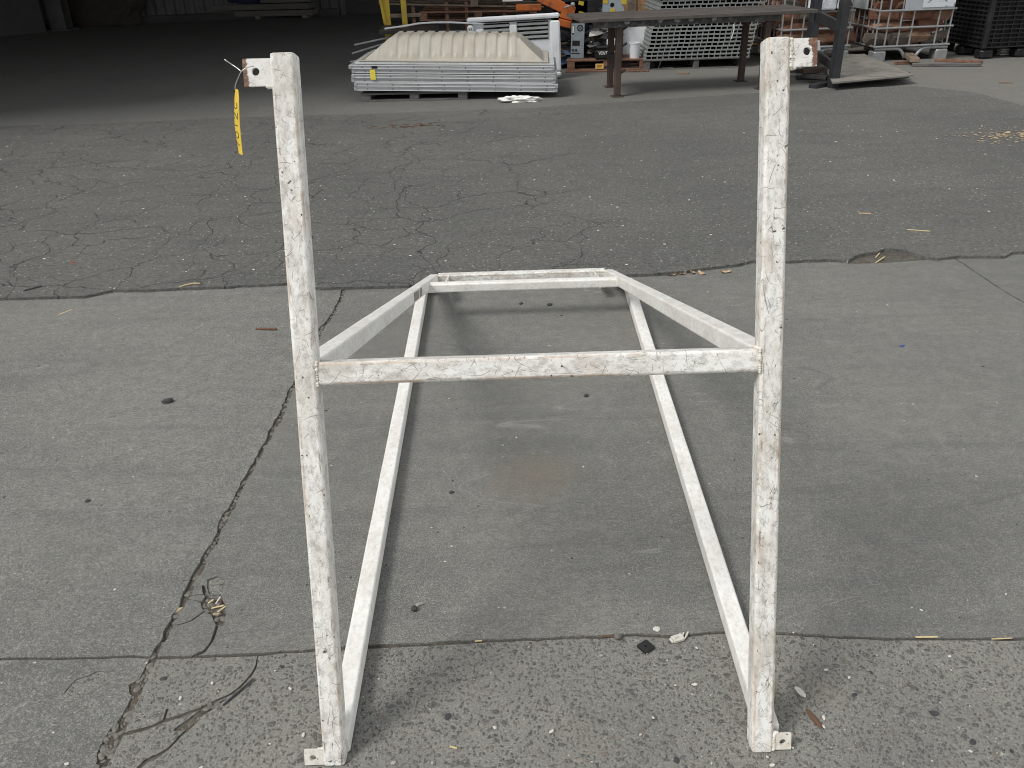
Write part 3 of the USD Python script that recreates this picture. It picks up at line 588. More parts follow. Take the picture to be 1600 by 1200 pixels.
    zf = .178; e0, e1 = loc(*G(667, 444, zf)), loc(*G(970.5, 437, zf)); e1[1] = e0[1] = (e0[1] + e1[1]) / 2; dn = z * .0205 - b * .02
    tube('rear_crossbar', e0 - dn, e1 - dn, z, 'clean_white_paint', .041, .040, label='rear crossbar raised between the top rails')
    k0, k1 = TOP[-1][1], TOP[1][1]
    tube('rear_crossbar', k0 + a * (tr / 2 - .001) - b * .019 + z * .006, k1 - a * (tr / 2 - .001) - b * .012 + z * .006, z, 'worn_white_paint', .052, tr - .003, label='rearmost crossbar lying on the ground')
    part(f, 'stub_plate', bar(k0 + a * .075 - b * .042 + z * .004, k0 + a * .075 - b * .28 + z * .060, .007, .045, a), 'clean_white_paint')
    part(f, 'stub_plate', bar(k1 - a * .075 - b * .042 + z * .004, k1 - a * .075 - b * .28 + z * .060, .007, .045, a), 'clean_white_paint')
    # brown tape on the left top rail's inner face
    m, Lr = frame_to(*TOP[-1], a)
    for k0, k1 in ((.60, .655), (.672, .70)):
        q = box(tr / 2 + .0006, tr / 2 + .002, -tr * .42, tr * .30, Lr * k0, Lr * k1); part(f, 'tape_patch', q, 'tape_brown', False, m)
    return O, a, up, nb, W, L, t
FO, FA, FU, FN, FW, FL, FT = white_frame()

def yellow_tag():
    # wire threaded through the upper left tab hole, tag hanging below it
    hole = FO - FA * (FW + .030) + FU * (FL - .060 + .027)
    Y = hole[1] - .012
    P = lambda x, y, dy=0.0: AY(x, y, Y + dy)
    top = P(368, 139)
    t = thing('price_tag', 'yellow hand lettered tag hanging by wire from left upper tab', 'tag', top)
    w1 = np.array([P(397, 104, -.006), P(388, 105, -.010), P(377, 112, -.012), P(372, 122, -.004), P(368, 132, 0), P(367.5, 140, 0)]) - top
    w2 = np.array([P(377, 112, -.012), P(370, 106, -.006), P(361, 100, 0), P(355, 96, 0), P(351, 93, .002)]) - top
    def sm(A, n=30):
        from scipy.interpolate import CubicSpline
        A = np.asarray(A); s = np.r_[0, np.cumsum(np.linalg.norm(np.diff(A, axis=0), axis=1))]; return CubicSpline(s, A)(np.linspace(0, s[-1], n))
    part(t, 'wire', cat_([tube_path(sm(w1), .0009, 6), tube_path(sm(w2), .0011, 6)]), 'wire_steel', True)
    # strip: nearly edge-on, slightly curled
    bot = P(374, 240) - top; n = 24; Wd = .030; ang = math.radians(63)
    ax = bot / np.linalg.norm(bot); Lt = np.linalg.norm(bot)
    def surf(u, v, off=0.0):          # u along 0..1, v across -1..1
        tw = ang - .12 * math.sin(3 * u) ; side = np.array([math.cos(tw), -math.sin(tw), 0]); nor = np.cross(side, ax); nor /= np.linalg.norm(nor)
        c = ax * Lt * u + np.array([-.0035, 0, 0]) * math.sin(math.pi * u) ; wd = Wd * (1 if u > .1 else .55 + 4.5 * u)
        return c + side * v * wd / 2 + nor * (.003 * (v * v) + off)
    us = np.linspace(0, 1, n); vs = np.linspace(-1, 1, 7); V = []
    for off in (-.0002, .0002):
        for u in us:
            for v in vs: V.append(surf(u, v, off))
    F = []; k = len(vs); N = n * k
    for i in range(n - 1):
        for j in range(k - 1):
            q = (i*k+j, i*k+j+1, (i+1)*k+j+1, (i+1)*k+j)
            F += [(q[0], q[1], q[2]), (q[0], q[2], q[3]), (N+q[2], N+q[1], N+q[0]), (N+q[3], N+q[2], N+q[0])]
    for i in range(n - 1):
        for j in (0, k - 1): F += [(i*k+j, (i+1)*k+j, N+(i+1)*k+j), (i*k+j, N+(i+1)*k+j, N+i*k+j)]
    part(t, 'card', trimesh.Trimesh(np.array(V), np.array(F), process=False), 'yellow_card', True)
    # hand lettering reading upward
    strokes = {'7': [[(0, 1), (.7, 1), (.3, 0)]], '0': [[(.35 + .35 * math.cos(q), .5 + .5 * math.sin(q)) for q in np.linspace(0, 6.3, 16)]], '1': [[(.35, 1), (.35, 0)]],
               '2': [[(0, .75), (.1, .95), (.35, 1), (.6, .85), (.6, .6), (.0, 0), (.7, 0)]], 'C': [[(.7, .9), (.4, 1), (.1, .75), (.05, .35), (.25, .02), (.7, .08)]]}
    ms = []; u0 = .90
    for ch in '7012C':
        for st in strokes[ch]:
            pts = []
            for (gx, gy) in st:
                pts.append((u0 - gx * .14, .62 - gy * 1.15))
            fine = []
            for p, q in zip(pts, pts[1:]):
                for w in np.linspace(0, 1, 5): fine.append(surf(p[0] + (q[0] - p[0]) * w, p[1] + (q[1] - p[1]) * w, 0))
            for sgn in (-1, 1):
                nn = np.array([math.sin(ang), math.cos(ang), 0])
                ms.append(tube_path(np.array([fine[i] for i in range(len(fine)) if i == 0 or np.linalg.norm(fine[i] - fine[i-1]) > 1e-6]), .0009, 5)); break
        u0 -= .15 if ch != '1' else .15
    part(t, 'lettering', cat_(ms), 'ink', False)
yellow_tag()

# ------------------------------------------------------------------ small things on the ground
def litter():
    def lay(name, mesh, mat, x, y, rz, label, cat, z=0.0, group=None, smooth=False):
        p = G(x, y, z); mesh.apply_transform(trimesh.transformations.rotation_matrix(rz, (0, 0, 1))); mesh.apply_translation((p[0], p[1], z - mesh.bounds[0][2] - .0005)); mesh.apply_translation((0, 0, 0))
        return solo(name, mesh, mat, label, cat, group, None, smooth)
    g = np.random.default_rng(77)
    lay('pebble', blob(.018, 3, (1.25, .75, .5), 3), 'dark_stone', 263, 629, .3, 'smooth dark pebble alone on the slab left of the frame', 'pebble', smooth=True)
    lay('pebble', blob(.0085, 4, (1, .9, .9), 3), 'dark_stone', 648, 954, .1, 'small black pebble with a white chip beside it', 'pebble', smooth=True)
    lay('stone_chip', shard(.008, g, (1, .7, .4), 12), 'pale_chip', 657, 946, .5, 'white chip touching the small black pebble', 'stone chip')
    lay('pebble', blob(.011, 6, (1.2, .8, .5), 2), 'dark_stone', 859, 477, .2, 'dark pebble just in front of the rear crossbar', 'pebble')
    lay('pebble', blob(.009, 8, (1.2, .8, .5), 2), 'dark_stone', 814, 475, .9, 'tiny dark pebble near the middle of the rear crossbar', 'pebble')
    lay('pebble', blob(.009, 9, (1.3, .8, .5), 2), 'dark_stone', 916, 619, .9, 'dark pebble on the slab under the crossbar by the right rail', 'pebble')
    lay('pebble', blob(.007, 10, (1.3, .8, .5), 2), 'dark_stone', 706, 770, .2, 'dark flat pebble in the middle of the slab between the rails', 'pebble')
    lay('pebble', blob(.008, 12, (1.1, .9, .6), 2), 'dark_stone', 137, 784, .2, 'small dark pebble on the slab at the far left', 'pebble')
    lay('pebble', blob(.009, 13, (1, .9, .8), 3), 'grey_stone', 965, 998, .2, 'round grey pebble at the slab joint beside a thin twig', 'pebble', smooth=True)
    lay('pebble', blob(.006, 14, (1.2, .9, .35), 3), 'dark_stone', 255, 1061, .2, 'flat dark stone set in the broken slab corner', 'pebble', -.003, smooth=True)
    for k, (x, y, r, lab) in enumerate(((1460, 1115, .0085, 'large dark stone showing in the rough slab near the right edge'), (1335, 1086, .006, 'dark stone in the rough slab right of the reddish bark'), (1520, 1160, .007, 'dark stone in the rough slab at the lower right corner'), (700, 1120, .008, 'dark oval stone in the rough slab between the legs'), (1057, 1188, .007, 'dark angular stone at the bottom edge between the legs'))):
        lay('pebble', blob(r, 30 + k, (1.2, .8, .22), 3), 'dark_stone', x, y, .4 * k, lab, 'pebble', -.003, smooth=True)
    lay('stick', bar((0, 0, 0), (.10, 0, .004), .012, .008, (0, 1, 0), .002), 'bark', 400, 515, -.16, 'short brown stick on the slab just left of the left leg', 'stick')
    lay('stick', bar((0, 0, 0), (.085, 0, .0), .008, .008, (0, 1, 0), .002), 'dark_stone', 38, 455, .75, 'thin black stick on the asphalt at the left edge', 'stick', .016)
    q = cat_([tube_path(np.array([(0, 0, 0), (.03, .012, .004), (.06, .02, .006), (.10, .02, .003)]), .003, 6)])
    lay('straw', q, 'straw', 280, 449, .15, 'pale curved straw at the asphalt edge left of the frame', 'straw', .016)
    lay('straw', bar((0, 0, 0), (.07, 0, 0), .006, .003, (0, 1, 0), .001), 'straw', 92, 492, 1.05, 'pale straw on the slab near the left end of the asphalt edge', 'straw')
    lay('straw', bar((0, 0, 0), (.055, 0, 0), .005, .003, (0, 1, 0), .001), 'straw', 1430, 996, -.02, 'pale straw in the front joint, nearer to the right leg', 'straw')
    lay('straw', bar((0, 0, 0), (.052, 0, 0), .003, .003, (0, 1, 0), .001), 'straw', 1549, 999, .02, 'pale thin straw in the front joint at the right edge', 'straw')
    lay('straw', bar((0, 0, 0), (.12, 0, 0), .006, .004, (0, 1, 0), .001), 'straw', 1417, 359, -.35, 'long pale straw on the asphalt right of the frame', 'straw', .016)
    lay('straw', bar((0, 0, 0), (.07, 0, 0), .011, .006, (0, 1, 0), .002), 'dry_leaf', 1342, 334, -.15, 'orange wood splinter on the asphalt right of the right leg', 'splinter', .016)
    lay('straw', bar((0, 0, 0), (.10, 0, .006), .007, .005, (0, 1, 0), .002), 'straw', 1368, 411, .75, 'pale straw leaning in the broken asphalt edge', 'straw', 0.0)
    lay('straw', bar((0, 0, 0), (.065, 0, .006), .006, .005, (0, 1, 0), .002), 'straw', 1368, 403, .9, 'shorter pale straw deeper in the broken asphalt edge', 'straw', 0.0)
    lay('stick', bar((0, 0, 0), (.13, 0, 0), .03, .016, (0, 1, 0), .003), 'old_wood', 1561, 130, -.25, 'short wood offcut on the dusty apron at the right edge', 'offcut', .004)
    # black square plate with a hole
    pl = trimesh.creation.extrude_polygon(sg.box(-.014, -.014, .014, .014).buffer(.002).difference(sg.Point(0, 0).buffer(.0028)), .006, engine='earcut')
    lay('rubber_pad', pl, 'black_plastic', 1009, 1012, .62, 'square black pad with a small hole at the slab joint', 'pad')
    t = thing('crushed_connector', 'crushed beige plastic piece lying in the slab joint by right rail', 'plastic piece', G(1058, 999), .35)
    part(t, 'body', trimesh.creation.extrude_polygon(sg.box(-.013, -.010, .016, .010).difference(unary_union([sg.Point(-.003, 0).buffer(.002), sg.Point(.003, .001).buffer(.0022)])), .006, engine='earcut'), 'pale_chip')
    part(t, 'flange', box(-.019, -.014, -.008, .007, 0, .005, .001), 'pale_chip')
    for k, (x, y) in enumerate(((.020, .004), (.025, -.002), (.031, .002))): part(t, 'prong', bar((x - .006, y - .004, .002), (x + .004, y + .005, .005), .004, .003, (0, 0, 1)), 'pale_chip')
    lay('stone_chip', blob(.0095, 17, (1, .85, .35), 2), 'pale_chip', 1026, 984, .2, 'round white chip above the black square pad', 'stone chip')
    lay('stone_chip', blob(.010, 18, (.75, 1.6, .4), 3, .5), 'pale_chip', 1250, 1083, .45, 'large cream chip above the reddish bark piece', 'stone chip', -.003, smooth=True)
    v = blob(.021, 19, (.32, 1.25, .14), 3, .3, 2.0); lay('bark_piece', v, 'bark', 1272, 1124, .30, 'reddish brown bark piece on the rough slab by the right leg', 'bark', -.003, smooth=True)
    lay('twig', tube_path(np.array([(0, 0, 0), (.02, .003, .002), (.045, -.002, .002), (.06, -.012, 0)]), .0018, 6), 'bark', 937, 997, .0, 'thin brown twig at the front joint beside the grey pebble', 'twig')
    lay('twig', bar((0, 0, 0), (.092, 0, .003), .0045, .004, (0, 1, 0), .001), 'dark_stone', 348, 1103, .95, 'thin dark stick lying along the crack in the broken slab corner', 'stick', -.002)
    lay('straw', bar((0, 0, 0), (.018, 0, 0), .004, .002, (0, 1, 0), .0005), 'straw', 742, 1002, .05, 'small pale straw in the front joint between the rails', 'straw')
    lay('straw', bar((0, 0, 0), (.016, 0, 0), .004, .003, (0, 1, 0), .0005), 'straw', 703, 1167, -.3, 'small pale splinter on the rough slab between the legs', 'splinter', -.003)
    lay('plastic_bit', shard(.008, g, (1.3, .7, .3), 9), 'blue_bit', 1410, 541, .5, 'tiny blue plastic bit on the slab right of the frame', 'plastic bit')
    lay('plastic_bit', shard(.006, g, (1.2, .7, .5), 9), 'red_ink', 113, 411, .5, 'tiny red bit on the cracked asphalt at left', 'plastic bit', .016)
    # leaves at the asphalt edge
    lv = [(1050, 430, .2, 'pale dry leaf, leftmost of the leaves at the asphalt edge'), (1066, 428, .8, 'curled dry leaf in the leaf group at the asphalt edge'), (1082, 426.5, 1.4, 'dry brown leaf beside the curled one at the asphalt edge'), (1096, 427.5, 2.0, 'dry leaf, fourth along the asphalt edge by the right leg'), (1134, 426, .1, 'dry yellowish leaf, nearest to the right leg at the asphalt edge')]
    for k, (x, y, rz, lab) in enumerate(lv):
        u = np.linspace(-1, 1, 9); V = []; 
        for q in u:
            w = .011 * (1 - q * q) ** .7 * (1 + .3 * math.sin(5 * q + k)); z_ = .007 * (q * q) + .004
            V += [(q * .027, -w, z_ + .004), (q * .027, .003 * math.sin(3 * q + k), z_), (q * .027, w, z_ + .006 * (k % 3))]
        F = [f for i in range(8) for j in range(2) for f in ((i*3+j, i*3+j+1, (i+1)*3+j+1), (i*3+j, (i+1)*3+j+1, (i+1)*3+j))]
        V = np.array(V); V2 = np.vstack([V, V - [0, 0, .0008]]); n = len(V); F2 = F + [(n+c, n+b_, n+a_) for a_, b_, c_ in [] for c in ()] + [(n + f[2], n + f[1], n + f[0]) for f in F]
        lay('dry_leaf', trimesh.Trimesh(V2, np.array(F2), process=False), 'dry_leaf', x, y, rz, lab, 'leaf', .001, 'dry leaves at the asphalt edge', True)
    # splinters caught in the hole of the slab
    ss = [(336, 951, .1, .034, 'straw', 'long pale splinter across the hole in the slab'), (343, 944, 1.2, .022, 'pale_chip', 'pale upright splinter at the top of the slab hole'), (346, 957, .7, .024, 'straw', 'slanted straw on the right side of the slab hole'), (339, 960, -.3, .020, 'dry_leaf', 'brown splinter low in the slab hole'), (349, 948, 1.7, .024, 'bark', 'dark splinter on the right rim of the slab hole'), (331, 943, .5, .016, 'straw', 'tiny straw on the left rim of the slab hole')]
    for x, y, rz, L, m, lab in ss:
        lay('splinter', bar((0, 0, 0), (L, 0, .006), .0042, .003, (0, 1, 0), .0008), m, x - 6, y, rz, lab, 'splinter', -.004, 'splinters in the slab hole')
    # yellow straw bit in joint, sawdust, bark strips
    lay('straw', shard(.006, g, (1.4, .5, .3), 9), 'straw', 281, 954, 1.0, 'yellow fibre bit stuck in the diagonal joint', 'fibre', -.008)
    gg = np.random.default_rng(5); c0 = G(1575, 213, .016); out = []
    for k in range(120):
        q = shard(.0075, gg, (1.6, .6, .25), 7); q.apply_translation((c0[0] + gg.normal() * .20, c0[1] + gg.normal() * .13, .018 + abs(gg.normal()) * .004)); out.append(q)
    solo('sawdust', cat_(out), 'sawdust', 'yellow wood shavings spilled on the asphalt at the right edge', 'shavings', kind='stuff')
    c0 = G(640, 197, .016); out = []
    for k in range(40):
        q = shard(.011, gg, (1.8, .5, .2), 7); q.apply_transform(trimesh.transformations.rotation_matrix(gg.uniform(-.5, .5), (0, 0, 1))); q.apply_translation((c0[0] + gg.normal() * .15, c0[1] + gg.normal() * .05, .020)); out.append(q)
    solo('bark_crumbs', cat_(out), 'bark', 'brown bark crumbs on the asphalt in front of the panel stack', 'bark crumbs', kind='stuff')
    # dirt in the broken asphalt bite
    dp = sg.Polygon(rough_line(line([(1326, 413), (1337, 403), (1352, 398), (1374, 396), (1384, 391), (1414, 393), (1427, 399), (1445, 405), (1440, 409), (1380, 411), (1326, 413)]), .02, .01, 50)).buffer(.03)
    solo('dirt_patch', plate(dp, -.02, -.003), 'loose_dirt', 'dirt filling the broken asphalt edge right of the frame', 'dirt', kind='stuff')
litter()

# ------------------------------------------------------------------ things at the back of the yard
def span(pl, pr):
    a, b = G(*pl, .004), G(*pr, .004); d = b - a; L = np.linalg.norm(d[:2]); return a, math.atan2(d[1], d[0]), L
def make_pallet(name, label, W, D, loc, rz, mat='old_wood', nb=7, group=None, tilt=(0, 0), H=.13, blocks=None):
    t = thing(name, label, 'pallet', loc, rz, group, None, tilt); g = np.random.default_rng(int(abs(loc[0] * 100)) + 3)
    for k in range(3):
        y = (0, D / 2 - .045, D - .09)[k]
        part(t, 'bottom_board', box(0, W, y, y + .09, 0, .018, .003), mat)
    for k in range(3):
        x = (0, W / 2 - .05, W - .10)[k]
        part(t, 'stringer', box(x, x + .10, .002, D - .002, .0185, H - .02, .004), mat)
    for k in range(nb):
        y = k * (D - .09) / (nb - 1); part(t, 'deck_board', box(-.003 + g.normal() * .004, W + g.normal() * .006, y, y + .09, H - .0195, H, .003), mat)
    return t

# stack of grey panels on a pallet, beige ribbed cover on top
def panel_stack():
    a, rz, L = span((556, 160.5), (884, 152)); L = 2.18; rz = -.045
    cA, sA = math.cos(rz), math.sin(rz); lo = lambda x, y, z: np.array([a[0] + cA * x - sA * y, a[1] + sA * x + cA * y, z + .004])
    make_pallet('wooden_pallet', 'grey weathered pallet under the stack of grey panels', 1.15, 1.0, lo(.06, .03, 0), rz, 'grey_wood', group=None, H=.088)
    z = .124; th = .0405; D = 1.12
    TL = .030
    names = ['bottom grey metal panel of the stack, resting on the pallet', 'second grey metal panel from the bottom of the stack', 'third grey metal panel from the bottom of the stack', 'fourth grey metal panel from the bottom of the stack', 'grey metal panel second from the top, carrying the yellow label', 'topmost grey metal panel, under the beige ribbed cover']
    t = thing('wall_panel', names[0], 'panel', lo(0, 0, z), rz, 'grey panels in the stack', None, (-.0, TL))
    part(t, 'skin', box(.004, L - .004, .004, D - .004, .004, th - .004), 'panel_grey')
    part(t, 'edge_channel', cat_([box(0, L, 0, .03, 0, .009, .002), box(0, L, 0, .03, th - .009, th, .002), box(0, L, D - .03, D, 0, .009, .002), box(0, L, D - .03, D, th - .009, th, .002)]), 'panel_white')
    part(t, 'end_channel', cat_([box(-.004, .03, -.002, D + .002, .0015, th - .0015, .002)]), 'panel_grey'); part(t, 'end_channel', cat_([box(L - .03, L + .004, -.002, D + .002, .0015, th - .0015, .002)]), 'panel_grey')
    for k in range(8):
        q = trimesh.creation.cylinder(.006, .004, sections=8); q.apply_transform(trimesh.transformations.rotation_matrix(math.pi / 2, (1, 0, 0))); q.apply_translation((.14 + k * .275, .003, th * .5)); part(t, 'rivet', q, 'beam_steel')
    for k in range(1, 6):
        dup(t, lo(.012 * math.sin(k * 2.1) - .004 * k, .006 * math.cos(k * 3.3), z + k * (th + .0025) + (.006 if k >= 4 else 0)), rz, names[k], None, (0, TL))
    top = z + 6 * (th + .0025) + .006
    lab = thing('card_label', 'yellow card label stuck to the left end of the panel stack', 'label', lo(.19, -.008, top - .155), rz, None)
    part(lab, 'card', box(0, .055, -.002, .0, 0, .10), 'label_yellow')
    for k in range(4): part(lab, 'print_line', box(.012, .045 - .006 * (k % 2), -.003, -.002, 0.015 + k * .020, .021 + k * .020), 'amber_card')
    st = solo('black_sticker', box(.21, .27, -.006, -.003, top - .045, top - .020).apply_transform(trimesh.transformations.translation_matrix(lo(0, 0, 0)) @ trimesh.transformations.rotation_matrix(rz, (0, 0, 1))), 'black_plastic', 'small black sticker on the topmost panel edge', 'sticker')
    sh = thing('cover_sheet', 'thin white sheet between the grey panels and the beige cover', 'sheet', lo(.03, .02, top + .001), rz, None, None, (0, TL)); part(sh, 'sheet', box(0, L - .06, 0, D - .05, 0, .022, .003), 'panel_white')
    # ribbed cover
    cv = thing('ribbed_cover', 'beige ribbed plastic cover lying on top of the panel stack', 'cover', lo(.10, .05, top + .026), rz, None, None, (0, TL))
    LX, LY, HH = 1.96, .92, .240; nx, ny = 260, 70; xs, ys = np.linspace(0, LX, nx), np.linspace(0, LY, ny); X, Yg = np.meshgrid(xs, ys, indexing='ij')
    ss = lambda t_: np.clip(t_, 0, 1)
    fx = np.minimum(ss((X - .02) / .30), ss((LX - .02 - X) / .30)); fy = np.minimum(ss((Yg - .02) / .26), ss((LY - .02 - Yg) / .26))
    prof = np.minimum(fx, fy ** .62); Z = HH * (prof - .08 * np.maximum(0, prof - .85) / .15)
    ph = (X - .33) / (LX - .66) * 11.0; rib = np.clip(.5 + 1.9 * (np.cos(2 * np.pi * ph) + .55), 0, 1); inr = ((X > .30) & (X < LX - .30)) * ss((prof - .10) / .1) * ss((X - .30) / .03) * ss((LX - .30 - X) / .03)
    Z = Z + .014 * (rib) * inr
    V = np.stack([X, Yg, Z + .006], -1).reshape(-1, 3); i = np.arange(nx * ny).reshape(nx, ny); q = np.stack([i[:-1, :-1], i[1:, :-1], i[1:, 1:], i[:-1, 1:]], -1).reshape(-1, 4)
    V[:, 2] += (meshkit.fbm(V * 3, 3, 4) - .5) * .012
    V2 = V - [0, 0, .005]; F = np.vstack([q[:, [0, 1, 2]], q[:, [0, 2, 3]]]); n_ = len(V)
    rimI = np.r_[i[:, 0], i[-1, 1:], i[-2::-1, -1], i[0, -2:0:-1]]; rl = []
    for k in range(len(rimI)):
        a_, b_ = rimI[k], rimI[(k + 1) % len(rimI)]; rl += [(a_, n_ + b_, b_), (a_, n_ + a_, n_ + b_)]
    part(cv, 'shell', trimesh.Trimesh(np.vstack([V, V2]), np.vstack([F, F[:, ::-1] + n_, np.array(rl)]), process=False), 'beige_plastic', 35)
    part(cv, 'rim', cat_([box(-.03, LX + .03, -.03, .0, 0, .014, .003), box(-.03, LX + .03, LY, LY + .03, 0, .014, .003), box(-.03, 0, .0, LY, 0, .0138, .003), box(LX, LX + .03, 0, LY, 0, .0138, .003)]), 'beige_plastic')
    g = np.random.default_rng(8); pp = G(812, 159, .004)
    v = blob(.09, 31, (1.9, .7, .38), 4, .9, 2.4); v.apply_translation((pp[0], pp[1], .03)); v.vertices[:, 2] = np.maximum(v.vertices[:, 2], .005)
    solo('crumpled_paper', v, 'white_paper', 'crumpled white paper on the ground in front of the panel stack', 'paper')
    return a, rz
PA, PRZ = panel_stack()

def louvre_door():
    a, rz, _ = span((722, 131), (872, 128)); L = 1.10; a = a + [0.10, .15, 0]; Ht = .71
    t = thing('louvred_lid', 'white plastic tray lid with louvres standing behind the beige cover', 'lid', a, rz + .02, None, None, (-.10, -.03))
    part(t, 'back_panel', box(.06, L - .10, .10, .115, .05, Ht - .07), 'white_plastic')
    def rim(x0, x1, z0, z1): return box(x0, x1, 0, .14, z0, z1, .018)
    part(t, 'rim', rim(0, L, Ht - .055, Ht), 'white_plastic'); part(t, 'rim', rim(0, L, 0, .06), 'white_plastic'); part(t, 'rim', rim(.0, .07, .062, Ht - .082), 'white_plastic'); part(t, 'rim', rim(L - .12, L, .062, Ht - .082), 'white_plastic')
    part(t, 'boss', box(.10, .19, .03, .10, Ht - .36, Ht - .13, .012), 'white_plastic'); part(t, 'boss', box(.50, .59, .03, .10, Ht - .36, Ht - .10, .012), 'white_plastic')
    for x0, x1 in ((.19, .50), (.59, L - .14)):
        part(t, 'louvre_recess', box(x0, x1, .094, .0995, Ht - .28, Ht - .075), 'dark_gap')  # near-black sheet paints the shade seen between the slats
        for k in range(4):
            z = Ht - .105 - k * .048; q = box(x0 + .002, x1 - .002, .05, .056, -.013, .013); q.apply_transform(trimesh.transformations.rotation_matrix(.5, (1, 0, 0), (0, .053, 0))); q.apply_translation((0, .02, z)); part(t, 'louvre', q, 'panel_white')
    for k in range(6): part(t, 'slot', box(.018 + .022 * (k % 2), .030 + .022 * (k % 2), -.002, .004, Ht - .14 - .05 * (k // 2), Ht - .115 - .05 * (k // 2)), 'dark_gap')
louvre_door()

def bent_strip():
    Y = G(680, 112)[1]; P = [AY(x, y, Y) for x, y in ((601, 45), (630, 41), (655, 36.5), (680, 35), (705, 35), (735, 36.5), (760, 38))]
    q = []; P = np.array(P); o = P[0]
    solo('bent_strip', tube_path(P, .012, 8), 'bright_white', 'long bent white strip lying over the dark scrap behind the panels', 'strip', smooth=True)
bent_strip()

def rack_pile():
    """Old wooden pallets and boards piled up behind the stack, with steel stands among them."""
    a, rz, _ = span((596, 112), (860, 104)); Y = a[1] + .2
    base = np.array([a[0] + .02, Y, .004])
    for k, (x, z, w, tl, lab) in enumerate(((.05, 0, 2.1, .0, 'lowest old brown pallet in the pile behind the beige cover'), (.0, .15, 2.2, .0, 'second old pallet from the bottom of the brown pile'), (.52, .585, 1.55, .012, 'short pallet high in the pile, seen over the bent white strip'), (.0, .80, 2.5, .045, 'long topmost pallet of the pile, tilting down to the right'))):
        make_pallet('wooden_pallet', lab, w, 1.0, base + [x, .1 * (k < 2), z], -.01, ('old_wood', 'red_wood', 'red_wood', 'old_wood')[k], 6, 'old pallets in the pile behind the cover', (0, tl), .115)
    sp = thing('steel_stand', 'dark steel stand holding the pile of old pallets', 'stand', base + [0, .1, 0])
    for x in (.42, .86, 1.12, 1.62):
        part(sp, 'post', box(x, x + .045, -.06, -.015, 0, .80, .004), 'red_wood')
    part(sp, 'beam', box(.3, 2.2, -.113, -.06, .435, .46, .004), 'galvanised'); part(sp, 'beam', box(0.06, .55, -.113, -.06, .64, .685, .004), 'old_wood')
    sh = thing('scrap_sheet', 'dark warped metal sheet under the bent white strip', 'sheet', base + [.02, -.35, .50], 0, None, None, (.12, .03)); part(sh, 'sheet', box(0, .75, 0, .6, 0, .02, .004), 'scrap_dark')
    part(sh, 'fold', box(0, .75, -.03, -.001, -.02, .03, .004), 'scrap_dark')
    ys = thing('yellow_stand', 'yellow steel stand with two legs at left of the pallet pile', 'stand', base + [.0, .02, 0])
    part(ys, 'leg', box(.05, .14, -.05, .0, .0, 1.2, .005), 'yellow_paint'); part(ys, 'leg', box(.29, .36, -.05, .0, 0, 1.2, .005), 'yellow_paint'); part(ys, 'brace', bar((.07, -.1, .58), (.0, -.1, 1.2), .03, .03, (0, 1, 0)), 'yellow_paint'); part(ys, 'rung', box(.141, .289, -.04, -.01, .30, .36, .004), 'yellow_paint')
    for k, (x, lab) in enumerate(((1.22, 'green crate post at the middle of the pallet pile top'), (1.5, 'green crate post right of the other on the pallet pile'))):
        solo('green_post', box(x, x + .085, -.10, .0, .915 - .045 * x, 1.20, .005).apply_translation(base), 'green_paint', lab, 'post')
    for k in range(7):
        zz = .965 + .03 * (k % 3) - .05 * (.1 + .28 * k); x0 = .1 + .28 * k
        solo('board', bar((x0, -.05 + .1 * (k % 4), zz), (x0 + .85, .02 + .1 * (k % 4), zz - .015), .09, .025, (0, 1, 0), .003).apply_translation(base), ('old_wood', 'red_wood', 'grey_wood')[k % 3], ('first', 'second', 'third', 'fourth', 'fifth', 'sixth', 'seventh')[k] + ' loose board from the left on top of the pallet pile', 'board', 'loose boards on the pallet pile')
    wl = solo('white_sheet', box(0, .26, -.01, -.004, 0, .07).apply_translation(base + [1.62, -.12, .80]), 'white_paper', 'white paper sheet hanging on the right end of the pallet pile', 'paper')
    # bundle of thin metal pipes sticking out at lower left
    for k in (0, 2, 4):
        g = np.random.default_rng(90 + k); p = G(586 + 5 * k, 84 - 3 * k, .004); z0 = .18 + .05 * k
        solo('metal_rod', rod(np.array([p[0], base[1] - .55, z0]), np.array([p[0] + .55, base[1] - .30 + .02 * k, z0 + .07 + .05 * (k == 2)]), .012, 8), 'galvanised', {0: 'lowest', 2: 'middle', 4: 'highest'}[k] + ' bright metal rod sticking out left of the beige cover', 'rod', 'metal rods behind the cover')
    return base
RB = rack_pile()

